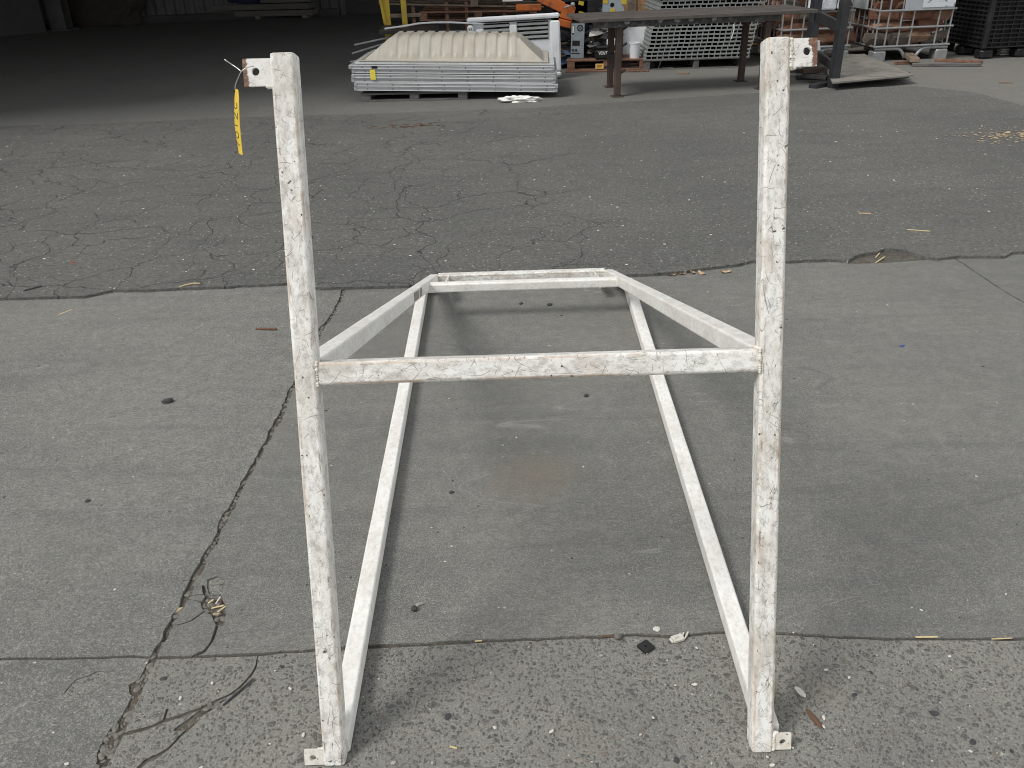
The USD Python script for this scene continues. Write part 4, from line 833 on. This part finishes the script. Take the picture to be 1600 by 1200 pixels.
def orange_machine():
    a = G(868, 113, .004) + [0, .5, 0]; Y = a[1]
    t = thing('orange_machine', 'black and orange lift machine behind the white louvred lid', 'machine', a)
    P = lambda x, y, dy=0: AY(x, y, Y + dy) - a
    def arm(p, q, w, m='orange_paint'): part(t, 'arm', bar(p, q, w, .06, (0, 0, 1), .008), m)
    arm(P(842, -6), P(880, 12, -.0), .13); arm(P(890, 8), P(884, 30), .17); arm(P(872, 34, -.05), P(902, 42, -.05), .085); arm(P(806, 12, .1), P(846, 11, .1), .075)
    part(t, 'body', cat_([bar(P(850, 20, .25), P(960, 12, .25), .30, .3, (0, 0, 1), .03), bar(P(890, 55, .25), P(890, -20, .25), .5, .3, (1, 0, 0), .03)]), 'black_plastic')
    part(t, 'base', bar(P(842, 104, .28), P(950, 100, .28), .12, .5, (0, 0, 1), .02), 'black_steel')
    part(t, 'mast', bar(P(912, 100, .2), P(912, -20, .2), .10, .12, (1, 0, 0), .01), 'black_steel')
    part(t, 'link', bar(P(892, 26, -.12), P(912, 24, -.12), .055, .04, (0, 0, 1), .006), 'device_grey'); part(t, 'bolt', trimesh.creation.icosphere(2, .03).apply_translation(P(895, 7, -.06)), 'galvanised'); part(t, 'pin', rod(P(882, 12, -.06), P(890, 9, -.06), .012), 'galvanised')
    for x, y in ((908, 4), (908, 20)): part(t, 'marking', bar(P(x - 4, y, .03), P(x + 4, y + 2, .03), .045, .01, (0, 0, 1)), 'yellow_paint')
    f = thing('machine_foot', 'grey steel machine foot with round hole behind the table', 'machine part', G(960, 112, .004) + [0, .5, 0]); o = G(960, 112, .004) + [0, .5, 0]; Y2 = o[1]
    q = [AY(x, y, Y2) - o for x, y in ((940, 24), (942, 2), (944, -14), (968, -14), (972, 4), (976, 24))]
    poly = sg.Polygon([(p[0], p[2]) for p in q]).difference(sg.Point(AY(956, 8, Y2)[0] - o[0], AY(956, 8, Y2)[2]).buffer(.028))
    m = trimesh.creation.extrude_polygon(poly, .05, engine='earcut'); m.apply_transform(trimesh.transformations.rotation_matrix(math.pi / 2, (1, 0, 0))); part(f, 'plate', m, 'device_grey')
    for x, y in ((946, 2), (957, 17), (975, 3)): part(f, 'marking', bar(AY(x - 4, y, Y2 - .053) - o, AY(x + 4, y, Y2 - .053) - o, .05, .004, (0, 0, 1)), 'yellow_paint')
    part(f, 'pedestal', box(-.14, .16, -.03, .3, 0, .70, .02), 'black_steel')
orange_machine()

def junk_pallet():
    a, rz, L = span((886, 111), (992, 109)); L = 1.02
    cA, sA = math.cos(rz), math.sin(rz); lo = lambda x, y, z: np.array([a[0] + cA * x - sA * y, a[1] + sA * x + cA * y, z + .004])
    make_pallet('wooden_pallet', 'brown pallet carrying the grey device and scrap left of the table', L, .9, lo(0, 0, 0), rz, 'red_wood', 7)
    d = thing('grey_device', 'upright grey electronic box with round fan grille on the junk pallet', 'device', lo(.04, .14, .131), rz + .05, None, None, (0, .02))
    W, D, H = .175, .34, .42
    part(d, 'case', box(0, W, .004, D, 0, H, .006), 'black_plastic'); part(d, 'face', box(.004, W - .004, -.002, .0045, .004, H - .004, .003), 'device_grey')
    th = np.linspace(0, 2 * np.pi, 16)
    q = trimesh.creation.annulus(.028, .038, .006, sections=20); q.apply_transform(trimesh.transformations.rotation_matrix(math.pi / 2, (1, 0, 0))); q.apply_translation((.115, -.004, H - .055)); part(d, 'fan_ring', q, 'dark_gap')
    part(d, 'fan_grille', cat_([bar((.115 - .03, -.004, H - .055 - .03), (.115 + .03, -.004, H - .055 + .03), .006, .004, (0, 1, 0)), bar((.115 - .03, -.006, H - .055 + .03), (.115 + .03, -.006, H - .055 - .03), .006, .004, (0, 1, 0))]), 'dark_gap')
    part(d, 'white_label', box(.018, .036, -.006, -.002, H - .115, H - .03), 'white_paper'); part(d, 'socket', box(.014, .040, -.004, -.0021, H - .13, H - .025), 'dark_gap')
    part(d, 'display', box(.02, .115, -.005, -.002, .155, .215), 'dark_gap')
    for x in (.03, .07): part(d, 'knob', rod((x, -.012, .105), (x, -.002, .105), .013), 'dark_gap')
    part(d, 'slot', box(.012, .12, -.005, -.002, .06, .068), 'dark_gap')
    g = np.random.default_rng(17)
    kinds = [('scrap_dark', 'dark'), ('scrap_light', 'bright'), ('rusty_steel', 'rusty'), ('blue_rag', 'bluish')]
    out = {k: [] for k, _ in kinds}
    for k in range(90):
        m, _ = kinds[g.choice(4, p=[.5, .22, .2, .08])]; x, y = g.uniform(.28, .55), g.uniform(.12, .8); z = .15 + g.uniform(0, .42) * (1 - abs(x - .42) * 1.4)
        q = shard(g.uniform(.025, .07), g, (1.5, .7, .5), 9) if g.random() < .6 else rod(np.zeros(3), g.normal(size=3) * .09 + 1e-3, .010, 6)
        q.apply_translation(lo(x, y, z)); out[m].append(q)
    t = thing('scrap_heap', 'heap of mixed metal scrap between the grey device and the black case', 'scrap', (0, 0, 0))
    for m, nm in kinds:
        if out[m]: part(t, nm + '_scrap', cat_(out[m]), m, kind='stuff')
    out = {k: [] for k, _ in kinds}
    for k in range(80):
        m, _ = kinds[g.choice(4, p=[.35, .2, .25, .2])]; x, y = g.uniform(-.28, .02), g.uniform(.2, .9); z = .06 + g.uniform(0, .34)
        q = shard(g.uniform(.03, .08), g, (1.5, .7, .5), 9) if g.random() < .7 else rod(np.zeros(3), g.normal(size=3) * .09 + 1e-3, .014, 6)
        q.apply_translation(lo(x, y, z)); out[m].append(q)
    t = thing('scrap_heap', 'heap of rusty scrap and rags between the beige cover and grey device', 'scrap', (0, 0, 0))
    for m, nm in kinds:
        if out[m]: part(t, nm + '_scrap', cat_(out[m]), m, kind='stuff')
    c = thing('black_case', 'black case with white lettering at the front of the junk pallet', 'case', lo(.35, -.02, .131), rz, None, None, (0, 0))
    part(c, 'shell', box(0, .34, 0, .26, 0, .115, .02), 'black_plastic'); part(c, 'lid', box(.01, .33, .01, .25, .116, .16, .03), 'black_plastic')
    tx = meshkit.text_mesh('VIVITAR', .036, .002, True); tx.apply_scale((min(1, .26 / (tx.bounds[1][0] - tx.bounds[0][0])), 1, 1)); tx.apply_transform(trimesh.transformations.rotation_matrix(math.pi / 2, (1, 0, 0))); tx.apply_translation((.045, -.0005, .06)); part(c, 'lettering', tx, 'white_paper')
    s = thing('amber_sign', 'small amber card on the pallet edge under the black case', 'card', lo(.36, -.012, .02), rz); part(s, 'card', box(0, .105, -.004, 0, 0, .062, .001), 'amber_card')
    part(s, 'print_line', cat_([box(.02, .085, -.005, -.004, .036, .044), box(.02, .075, -.005, -.004, .020, .028)]), 'rusty_steel')
    bk = trimesh.creation.revolve(np.array([(0, 0), (.062, 0), (.070, .17), (.074, .17), (.074, .185), (.066, .185), (.058, .01), (0, .01)]), sections=28)
    b = thing('white_bucket', 'white plastic bucket on the junk pallet behind the table legs', 'bucket', lo(.86, .1, .131)); part(b, 'body', bk, 'white_plastic', 30); part(b, 'handle', tube_path([(.074 * math.cos(q), -.02, .16 - .06 * math.sin(q)) for q in np.linspace(0, math.pi, 14)], .0035), 'galvanised')
    p = thing('white_board', 'tall white board standing behind the white bucket', 'board', lo(.72, .42, .131), rz, None, None, (-.06, 0)); part(p, 'board', box(0, .30, 0, .03, 0, .46, .004), 'white_plastic'); part(p, 'edge', box(.3005, .325, 0, .034, 0, .46, .003), 'grey_tray')
    pl = solo('white_box', box(.50, .66, .05, .2, .29, .36, .01).apply_transform(trimesh.transformations.translation_matrix(lo(0, 0, 0)) @ trimesh.transformations.rotation_matrix(rz, (0, 0, 1))), 'white_plastic', 'small white box resting on the black case between the table legs', 'box')
    m = thing('hose_reel', 'black motor with a loose grey cable beside the pallet right end', 'motor', lo(1.06, .12, 0)); part(m, 'body', rod((0, 0, .14), (.0, .22, .14), .085, 18), 'black_plastic', 30); part(m, 'foot', box(-.07, .07, .02, .2, 0, .06, .006), 'black_steel')
    cab = [(.09 + .05 * math.sin(q), -.05, .20 - .19 * (q / 3.2) + .05 * math.sin(q * 1.2)) for q in np.linspace(0, 3.2, 24)] + [(.12 + .03 * k, -.06 - .02 * k, .01) for k in range(1, 6)]
    part(m, 'cable', tube_path(cab, .009), 'grey_tray', True)
    for x0, x1, y, lab in ((-.02, .62, -.16, 'long brown slat on the ground in front of the junk pallet'), (.66, 1.02, -.22, 'short brown slat on the ground behind the table front leg')):
        solo('slat', box(x0, x1, y, y + .07, .0, .02, .003).apply_transform(trimesh.transformations.translation_matrix(lo(0, 0, 0)) @ trimesh.transformations.rotation_matrix(rz + .01, (0, 0, 1))), 'red_wood', lab, 'slat')
    solo('offcut', box(0, .14, 0, .06, 0, .025, .003).apply_transform(trimesh.transformations.translation_matrix(G(1058, 116, .004)) @ trimesh.transformations.rotation_matrix(-.2, (0, 0, 1))), 'old_wood', 'small pale wood offcut on the ground under the table', 'offcut')
junk_pallet()

def steel_table():
    f0, f1 = G(964, 151, .004), G(1189, 139, .004); b0, b1 = G(953, 136, .004), G(1157, 127, .004)
    d = f1 - f0; rz = math.atan2(d[1], d[0]); L = np.linalg.norm(d); dep = np.linalg.norm((b0 - f0)[:2])
    t = thing('steel_table', 'long dark steel work table with rusty legs in front of the crates', 'table', f0, rz)
    inv = lambda p: np.array([math.cos(-rz) * (p[0]-f0[0]) - math.sin(-rz) * (p[1]-f0[1]), math.sin(-rz) * (p[0]-f0[0]) + math.cos(-rz) * (p[1]-f0[1]), 0])
    H = .785
    for p in (f0, f1, b0, b1):
        q = inv(p); part(t, 'leg', box(q[0] - .032, q[0] + .032, q[1] - .032, q[1] + .032, .0095, H - .10, .006), 'rusty_steel'); part(t, 'foot_plate', box(q[0] - .06, q[0] + .06, q[1] - .06, q[1] + .06, 0, .009, .002), 'rusty_steel')
    q1, q2 = inv(b0), inv(b1)
    part(t, 'beam', box(-.26, L + .12, -.045, .045, H - .0995, H - .035, .005), 'beam_steel'); part(t, 'beam', bar((q1[0] - .3, q1[1], H - .066), (q2[0] + .25, q2[1], H - .066), .09, .064, (0, 1, 0), .005), 'beam_steel')
    part(t, 'top_plate', box(-.42, L + .48, -.13, max(q1[1], q2[1]) + .02, H - .0345, H, .004), 'table_steel')
    for z in (.26, .52, .70 - .02): part(t, 'peg', rod((.032, -.01, z - .02), (.085, -.01, z + .01), .012), 'black_steel')
    for z in (.42, .30): part(t, 'peg', rod((-.09, .16, z - .02), (-.03, .05, z + .01), .012), 'black_steel')
    for x in (.07, .42, .60, .75, 1.0): part(t, 'weld_spatter', blob(.022, int(x * 100), (1.3, .3, 1), 2, .6).apply_translation((x, -.050, H - .05)), 'galvanised')
steel_table()

def tray_stack():
    a, rz, L = span((1007, 110), (1160, 105)); L = 1.32; D = 1.1
    cA, sA = math.cos(rz), math.sin(rz); lo = lambda x, y, z: np.array([a[0] + cA * x - sA * y, a[1] + sA * x + cA * y, z + .004])
    t = thing('skid', 'grey skid with three feet under the stack of grey trays', 'skid', lo(0, 0, 0), rz)
    for x in (.0, L / 2 - .04, L - .12): part(t, 'foot', box(x, x + .07, 0, D, .0, .105, .008), 'grey_wood')
    part(t, 'bottom_board', box(-.02, L, 0, .09, -.003, .012, .002), 'grey_wood'); part(t, 'deck', box(-.02, L, -.01, D, .1055, .122, .004), 'grey_wood')
    n = 9; h = .045
    ordn = ['lowest', 'second', 'third', 'fourth', 'fifth', 'sixth', 'seventh', 'eighth', 'ninth']
    p = thing('grid_tray', 'lowest grey open grid tray in the stack under the table', 'tray', lo(0, 0, .124), rz, 'grey grid trays stacked behind the table')
    part(p, 'rim', cat_([box(0, L, 0, .018, 0, .007), box(0, L, 0, .018, h - .009, h - .002), box(0, .018, .0185, D, 0, .007), box(0, .018, .0185, D, h - .009, h - .002), box(L - .018, L, .0185, D, 0, .007), box(L - .018, L, .0185, D, h - .009, h - .002)]), 'grey_tray')
    for k in range(19): x = .004 + k * (L - .02) / 18; part(p, 'rib', box(x, x + .012, .003, .015, .0072, h - .0092), 'grey_tray')
    for k in range(1, 14): y = k * D / 14; part(p, 'side_rib', box(.003, .015, y, y + .013, .0072, h - .0092), 'grey_tray')
    part(p, 'floor', box(.02, L - .02, .05, D - .02, .001, .005), 'black_plastic')
    for k in range(1, n): dup(p, lo(.012 * k + .006 * math.sin(k * 5), .012 * k, .124 + k * h), rz, ordn[k] + ' grey open grid tray from the bottom of the stack', None)
    zt = .124 + n * h
    make_pallet('wooden_pallet', 'old pallet lying on top of the grey grid trays', .92, .9, lo(.26, .14, zt), rz, 'grey_wood', 6, H=.115)
    tp = lo(.16, .16, zt + .117)
    for k in range(4): dup(p, tp + [.02 * k, 0, k * h], rz, ('grey grid tray lying directly on the upper old pallet', 'second grey grid tray above the upper old pallet', 'third grey grid tray above the upper old pallet', 'highest grey grid tray, under the pale blue lid')[k], 'grey grid trays stacked behind the table')
    s = thing('blue_lid', 'pale blue plastic lid on the highest grey tray', 'lid', tp + [-.0, -.03, 4 * h + .003], rz); part(s, 'sheet', box(0, L + .04, 0, D, 0, .014, .006), 'blue_plastic'); part(s, 'raised_centre', box(.10, L - .06, .10, D - .1, .0145, .035, .012), 'blue_plastic')
    tie = tube_path([(0, 0, 0), (.01, -.01, -.05), (.0, -.01, -.11), (-.012, 0, -.17)], .006); tie.apply_translation(lo(1.08, -.008, zt - .02)); solo('white_tie', tie, 'white_plastic', 'white plastic tie hanging down the front of the grey trays', 'tie')
tray_stack()

def wooden_boxes():
    for (x0, x1, y, h, lab, txt) in ((984, 1046, 94, 1.12, 'chipboard box with red stencilled letters behind the table', True), (1158, 1205, 88, .92, 'orange brown wooden box between the grey trays and the caged wood', False), (1316, 1352, 84, 1.5, 'rust brown wooden board box between the two wire cages', False)):
        a, rz, L = span((x0, y), (x1, y - (x1 - x0) * .03)); a = a + [0, .55, 0]
        t = thing('wooden_box', lab, 'box', a, rz); part(t, 'front_board', box(.0, L, 0, .02, .08, h, .002), 'chipboard'); part(t, 'side_board', box(0, .02, .021, .7, .08, h, .002), 'chipboard'); part(t, 'side_board', box(L - .02, L, .021, .7, .08, h, .002), 'chipboard'); part(t, 'skid', cat_([box(0, .08, 0, .7, 0, .078), box(L - .08, L, 0, .7, 0, .078)]), 'old_wood')
        part(t, 'top_board', box(0, L, 0, .7, h + .001, h + .015, .002), 'chipboard')
        if txt:
            for s_, zz, hh in (('DE', h - .155, .19), ('MES', h - .27, .085)):
                q = meshkit.text_mesh(s_, hh, .002, True); q.apply_transform(trimesh.transformations.rotation_matrix(math.pi / 2, (1, 0, 0))); q.apply_translation((.26, -.0005, zz)); part(t, 'lettering', q, 'red_ink')
            part(t, 'corner_batten', box(.02, .14, -.022, -.001, .08, h, .003), 'old_wood')
wooden_boxes()

def chunk_protos(n=6):
    out = []
    for k in range(n):
        g = np.random.default_rng(200 + k); L, r = .36, .085
        pts = []
        for x in (-L / 2, -L / 6, L / 6, L / 2):
            for q in range(3 + k % 3):
                an = q * 2 * math.pi / (3 + k % 3) + g.normal() * .2; pts.append((x + g.normal() * .015, r * g.uniform(.65, 1.1) * math.cos(an), r * g.uniform(.65, 1.1) * math.sin(an)))
        out.append(trimesh.convex.convex_hull(np.array(pts)))
    return out
CH = chunk_protos()
def ibc(a, rz, label, first, W=1.0, D=1.15, H=1.05, cols=(0, .13, .30, .46, .80, .97)):
    cA, sA = math.cos(rz), math.sin(rz); lo = lambda x, y, z: np.array([a[0] + cA * x - sA * y, a[1] + sA * x + cA * y, a[2] + z])
    t = thing('wire_cage', label, 'cage', a, rz)
    # skid: two corner feet with arched pressed-steel front
    for x0, x1, x2 in ((0, .16, .42), (W, W - .16, W - .42)):
        s = 1 if x1 > x0 else -1
        part(t, 'foot', box(min(x0, x1), max(x0, x1), -.01, .16, 0, .13, .015), 'galvanised')
        arch = tube_path([(x0 + s * q * (abs(x2 - x0)), .02, .155 - .11 * max(0, (q - .72) / .28) ** 2) for q in np.linspace(.02, 1, 14)], .02); part(t, 'arch', arch, 'galvanised', True)
    part(t, 'skid', cat_([box(0, W, .0, .05, .0, .012), box(0, .03, .17, D, 0, .012), box(W - .03, W, .17, D, 0, .012)]), 'galvanised')
    for x in (.05, W / 2, W - .05):
        part(t, 'rear_foot', box(x - .06, x + .06, D - .16, D, .013, .12, .01), 'galvanised')
    part(t, 'deck', box(.02, W - .02, .04, D - .02, .158, .172), 'black_steel')
    zs = (.185, .40, .60, .83, 1.03, 1.2)
    for z in zs:
        r = .013
        part(t, 'hoop', cat_([rod((0, 0, z), (W, 0, z), r), rod((0, 0, z), (0, D, z), r), rod((W, 0, z), (W, D, z), r), rod((0, D, z), (W, D, z), r)]), 'galvanised', 40)
    for c in cols: part(t, 'upright', rod((c * W, .016, .17), (c * W, .016, 1.22), .011), 'galvanised', 40)
    for k in range(1, 8):
        y = k * D / 8
        part(t, 'upright', rod((.016, y, .17), (.016, y, 1.22), .011), 'galvanised', 40); part(t, 'upright', rod((W - .016, y, .17), (W - .016, y, 1.22), .011), 'galvanised', 40)
    # split logs
    g = np.random.default_rng(int(first * 10 + 5)); lay = []; row = 0
    for zi in range(7):
        z = .26 + zi * .135; x = .12 + .06 * (zi % 2)
        while x < W - .08:
            lay.append((x, .16 + g.uniform(-.03, .02), z + g.normal() * .012, 0)); x += g.uniform(.22, .30)
        for y in (.45, .80):
            lay.append((.13, y + g.normal() * .05, z + g.normal() * .012, 1))
            if zi % 2 == 0: lay.append((W / 2 + g.normal() * .1, y, z, 0))
    return t, lo, lay, g
WOODS = ('firewood', 'firewood', 'firewood_pale', 'firewood_grey', 'firewood')
ROWS = ('bottom', 'second', 'third', 'fourth', 'fifth', 'sixth', 'top')
protos = {}; ZMAX = .86; NTH = ('first', 'second', 'third', 'fourth', 'fifth', 'sixth')
def fill(lo, lay, g, rz, where, grp):
    cols, side_n = {}, {}
    for k, (x, y, z, side) in enumerate(lay):
        if z > ZMAX: continue
        row = int(round((z - .26) / .135)); key = (int(g.integers(len(CH))), WOODS[int(g.integers(len(WOODS)))])
        ang = rz + (math.pi / 2 if side else 0) + g.normal() * .16; tl = (float(g.uniform(0, 6.28)), float(g.normal() * .10))
        if side: n_ = side_n[row] = side_n.get(row, 0) + 1; lab = f'split log by the left wires, {ROWS[row]} row, {("nearer", "farther")[n_ - 1]}, {where}'
        elif y > .3: lab = f'split log deep inside, {ROWS[row]} row, {"nearer" if y < .6 else "farther"} layer, {where}'
        else: n_ = cols[row] = cols.get(row, 0) + 1; lab = f'front split log, {ROWS[row]} row, {NTH[n_ - 1]} from left, {where}'
        if key not in protos:
            t = thing('split_log', lab, 'log', lo(x, y, z), ang, grp, None, tl); part(t, 'log', CH[key[0]], key[1]); protos[key] = t
        else: dup(protos[key], lo(x, y, z), ang, lab, grp, tl)

def cages():
    a, rz, L = span((1363, 98), (1478, 93)); W = L
    t, lo, lay, g = ibc(a, rz, 'galvanised wire cage of split wood with smudged metal sheet on front', 1, W)
    fill(lo, lay, g, rz, 'cage with smudged sheet', 'split logs in the cage with the sheet')
    part(t, 'sign_plate', box(.30 * W, .96 * W, -.024, -.014, .595, 1.2, .002), 'sign_metal'); part(t, 'sign_sheet', box(.53 * W, .955 * W, -.030, -.0245, .625, 1.19), 'smudged_sheet')
    for k in range(5): part(t, 'print_line', box(.34 * W, .51 * W, -.0262, -.0242, .90 + k * .055, .908 + k * .055), 'dark_gap')
    part(t, 'mark', blob(.05, 61, (2.8, .06, .55), 3, .7).apply_translation((.72 * W, -.0305, .745)), 'scrap_dark')
    pl = solo('dark_panel', box(0, .02, .3, .9, .6, 1.2, .003).apply_transform(trimesh.transformations.translation_matrix(lo(-.04, 0, 0)) @ trimesh.transformations.rotation_matrix(rz, (0, 0, 1))), 'sign_metal', 'grey panel hung on the left side of the cage with the sheet', 'panel')
    a2, rz2, L2 = span((1218, 101), (1326, 96)); a2 = a2 + [0, .05, 0]
    t2, lo2, lay2, g2 = ibc(a2, rz2, 'wire cage of split wood standing behind the black steel frame', 2, L2)
    fill(lo2, lay2, g2, rz2, 'cage behind black frame', 'split logs in the cage behind the black frame')
    # bundle of film on front
    for k, (x0, x1, lab) in enumerate(((.30, .44, 'grey plastic film, left of three on the cage behind the black frame'), (.45, .70, 'grey plastic film in the middle of the cage behind the black frame'), (.71, .86, 'grey plastic film, right of three, under the yellow card'))):
        v = box(x0 * L2, x1 * L2, -.07, -.02, .62, .98, .02); v = v.subdivide().subdivide(); v.vertices += (meshkit.fbm(np.array(v.vertices) * 14, 3, k)[:, None] - .5) * [.02, .05, .01]
        p = solo('plastic_film', v.apply_transform(trimesh.transformations.translation_matrix(a2) @ trimesh.transformations.rotation_matrix(rz2, (0, 0, 1))), 'plastic_film', lab, 'film', smooth=True)
    yc = thing('yellow_card', 'yellow card with black marks on the film behind the black frame', 'card', lo2(.74 * L2, -.11, .73), rz2); part(yc, 'card', box(0, .085, -.004, 0, 0, .15), 'yellow_card'); part(yc, 'marking', cat_([bar((.02, -.006, .03 + .03 * k), (.065, -.006, .045 + .03 * k), .010, .003, (0, 0, 1)) for k in range(4)]), 'ink')
cages()

def black_frame():
    # low platform with a tall black post frame at its left end
    f0 = G(1300, 137, .004); f1 = G(1427, 125, .004); d = f1 - f0; rz = math.atan2(d[1], d[0]); L = np.linalg.norm(d)
    t = thing('platform_frame', 'low steel platform with black upright frame at its left end', 'platform', f0, rz)
    back = G(1335, 86, .004); inv = lambda p: np.array([math.cos(-rz) * (p[0]-f0[0]) - math.sin(-rz) * (p[1]-f0[1]), math.sin(-rz) * (p[0]-f0[0]) + math.cos(-rz) * (p[1]-f0[1])])
    bx = inv(back); D = 2.1
    deck = sg.Polygon([tuple(inv(G(x, y, .09))) for x, y in ((1301, 131), (1428, 119), (1350, 86), (1308, 87), (1288, 108))])
    q = trimesh.creation.extrude_polygon(deck, .016, engine='earcut'); q.apply_translation((0, 0, .0845)); part(t, 'deck', q, 'plate_deck')
    post = .085
    part(t, 'post', box(-.04, .05, -.045, .04, 0, 1.35, .004), 'black_steel')
    pr = inv(G(1262, 108, .004)); px, py = pr
    part(t, 'post', box(px - .05, px + .05, py - .05, py + .05, 0, 1.35, .004), 'black_steel')
    part(t, 'edge_beam', box(.05, L - .04, .02, .07, .02, .0845, .004), 'black_steel'); part(t, 'edge_beam', bar((.0, .05, .052), (px * .8, py * .55, .052), .05, .065, (1, 0, 0), .004), 'black_steel')
    for z, h in ((.61, .11), (.98, .11), (.22, .09)):
        m, _ = frame_to((0, .045, z), (px + .0, py - .05, z), (0, 0, 1)); part(t, 'rail', bar((0, .045, z), (px, py - .055, z), h, .05, (0, 0, 1), .004), 'black_steel')
    part(t, 'gusset', bar((px * .55, py * .55, .10), (px * .8, py * .8, .36), .07, .02, (1, 0, 0)), 'device_grey')
    cA, sA = math.cos(rz), math.sin(rz); lo = lambda x, y, z: np.array([f0[0] + cA * x - sA * y, f0[1] + sA * x + cA * y, z + .004])
    g = np.random.default_rng(3)
    for k in range(7):
        p0 = np.array([px * (.1 + .11 * k), py * (.1 + .11 * k)])
        s = box(-.22, .06, -.05, .05, 0, .045, .004); s.apply_transform(trimesh.transformations.rotation_matrix(g.normal() * .3, (0, 0, 1))); s.apply_translation(lo(p0[0] - .06, p0[1], .0 + .05 * (k % 3)))
        solo('scrap_bar', s, ('black_steel', 'scrap_dark', 'rusty_steel')[k % 3], ('first', 'second', 'third', 'fourth', 'fifth', 'sixth', 'seventh')[k] + ' short scrap bar from the front post along the platform left side', 'bar', 'scrap bars by the black frame')
    b = thing('black_pot', 'round black pot with pale rim on the steel platform', 'pot', lo(.10, 1.25, .098)); part(b, 'body', trimesh.creation.revolve(np.array([(0, 0), (.07, 0), (.078, .10), (.07, .10), (.062, .012), (0, .012)]), sections=24), 'black_plastic', 30); part(b, 'rim', trimesh.creation.annulus(.068, .084, .014, sections=24).apply_translation((0, 0, .107)), 'galvanised', 30)
    v = bar((0, 0, .035), (.42, .22, .03), .10, .05, (0, 0, 1), .015); v.apply_translation(lo(.10, .62, .098)); solo('grey_rag', v, 'pale_timber', 'pale wrapped bar lying on the platform beside the black post', 'bar')
black_frame()

def bulk_bins():
    a, rz, L = span((1531, 93), (1660, 87)); L = 1.15; D = 1.0; H = .86
    side = G(1478, 80, .004)
    t = thing('folding_bin', 'black ribbed plastic bulk bin at the right edge', 'bin', a, rz + .01, 'black ribbed bulk bins')
    part(t, 'core', box(.03, L - .03, .03, D - .03, .14, H - .02), 'dark_gap')
    for x in (0, L / 2 - .09, L - .18):
        part(t, 'foot', box(x, x + .18, 0, .18, 0, .12, .03), 'black_plastic'); part(t, 'foot', box(x, x + .18, D - .18, D, 0, .12, .03), 'black_plastic')
    part(t, 'foot', box(0, .18, D / 2 - .09, D / 2 + .09, 0, .12, .03), 'black_plastic')
    for k in range(14):
        z = .13 + k * .052
        part(t, 'rib', cat_([box(0, L, 0, .02, z, z + .014, .003), box(0, .02, .0205, D, z, z + .014, .003)]), 'black_plastic')
    for k in range(11):
        x = .004 + k * (L - .03) / 10
        part(t, 'stiffener', box(x, x + .014, .006, .022, .13, H - .03), 'black_plastic')
    for k in range(1, 10):
        y = .03 + k * (D - .03) / 10
        part(t, 'stiffener', box(.006, .022, y, y + .014, .13, H - .03), 'black_plastic')
    part(t, 'corner', box(-.004, .06, -.004, .06, .12, H, .012), 'black_plastic'); part(t, 'corner', box(L - .06, L + .004, -.004, .06, .12, H, .012), 'black_plastic')
    part(t, 'top_rim', cat_([box(-.006, L + .006, -.006, .05, H - .03, H + .02, .006), box(-.006, .05, .051, D, H - .03, H + .02, .006)]), 'black_plastic')
    part(t, 'panel', box(.12, L - .12, -.008, .005, H - .16, H - .05, .004), 'black_steel')
    dup(t, a + [0, 0, H + .025], rz + .01, 'black ribbed plastic bulk bin stacked on top of the other')
    p = thing('papers', 'bundle of white papers under the black bulk bin', 'papers', G(1576, 88, .004) + [0, .06, 0], rz)
    for k in range(4): part(p, 'sheet', box(-.08 + .01 * (k % 2), .09, 0, .1, .008 + .022 * k, .018 + .022 * k, .002), 'white_paper')
bulk_bins()

def planks():
    for x0, y0, x1, y1, w, m, lab in ((1398, 101, 1432, 99.5, .07, 'red_wood', 'short brown plank end beside the cage feet'), (1425, 104, 1532, 104, .07, 'grey_wood', 'long grey plank on the ground before the black bin'), (1460, 96, 1535, 99.5, .03, 'red_wood', 'thin reddish lath on the ground behind the grey plank')):
        a, b = G(x0, y0, .004), G(x1, y1, .004); q = bar(a + [0, 0, .02], b + [0, 0, .02], w, .035, (0, 1, 0), .003); solo('plank', q, m, lab, 'plank')
    a, b = G(1416, 93, .004), G(1428, 103, .004); solo('plank', bar(a + [0, 0, .07], b + [0, 0, .065], .11, .05, (1, 0, 0), .004), 'old_wood', 'thick wooden block lying across the planks by the cage', 'block')
planks()
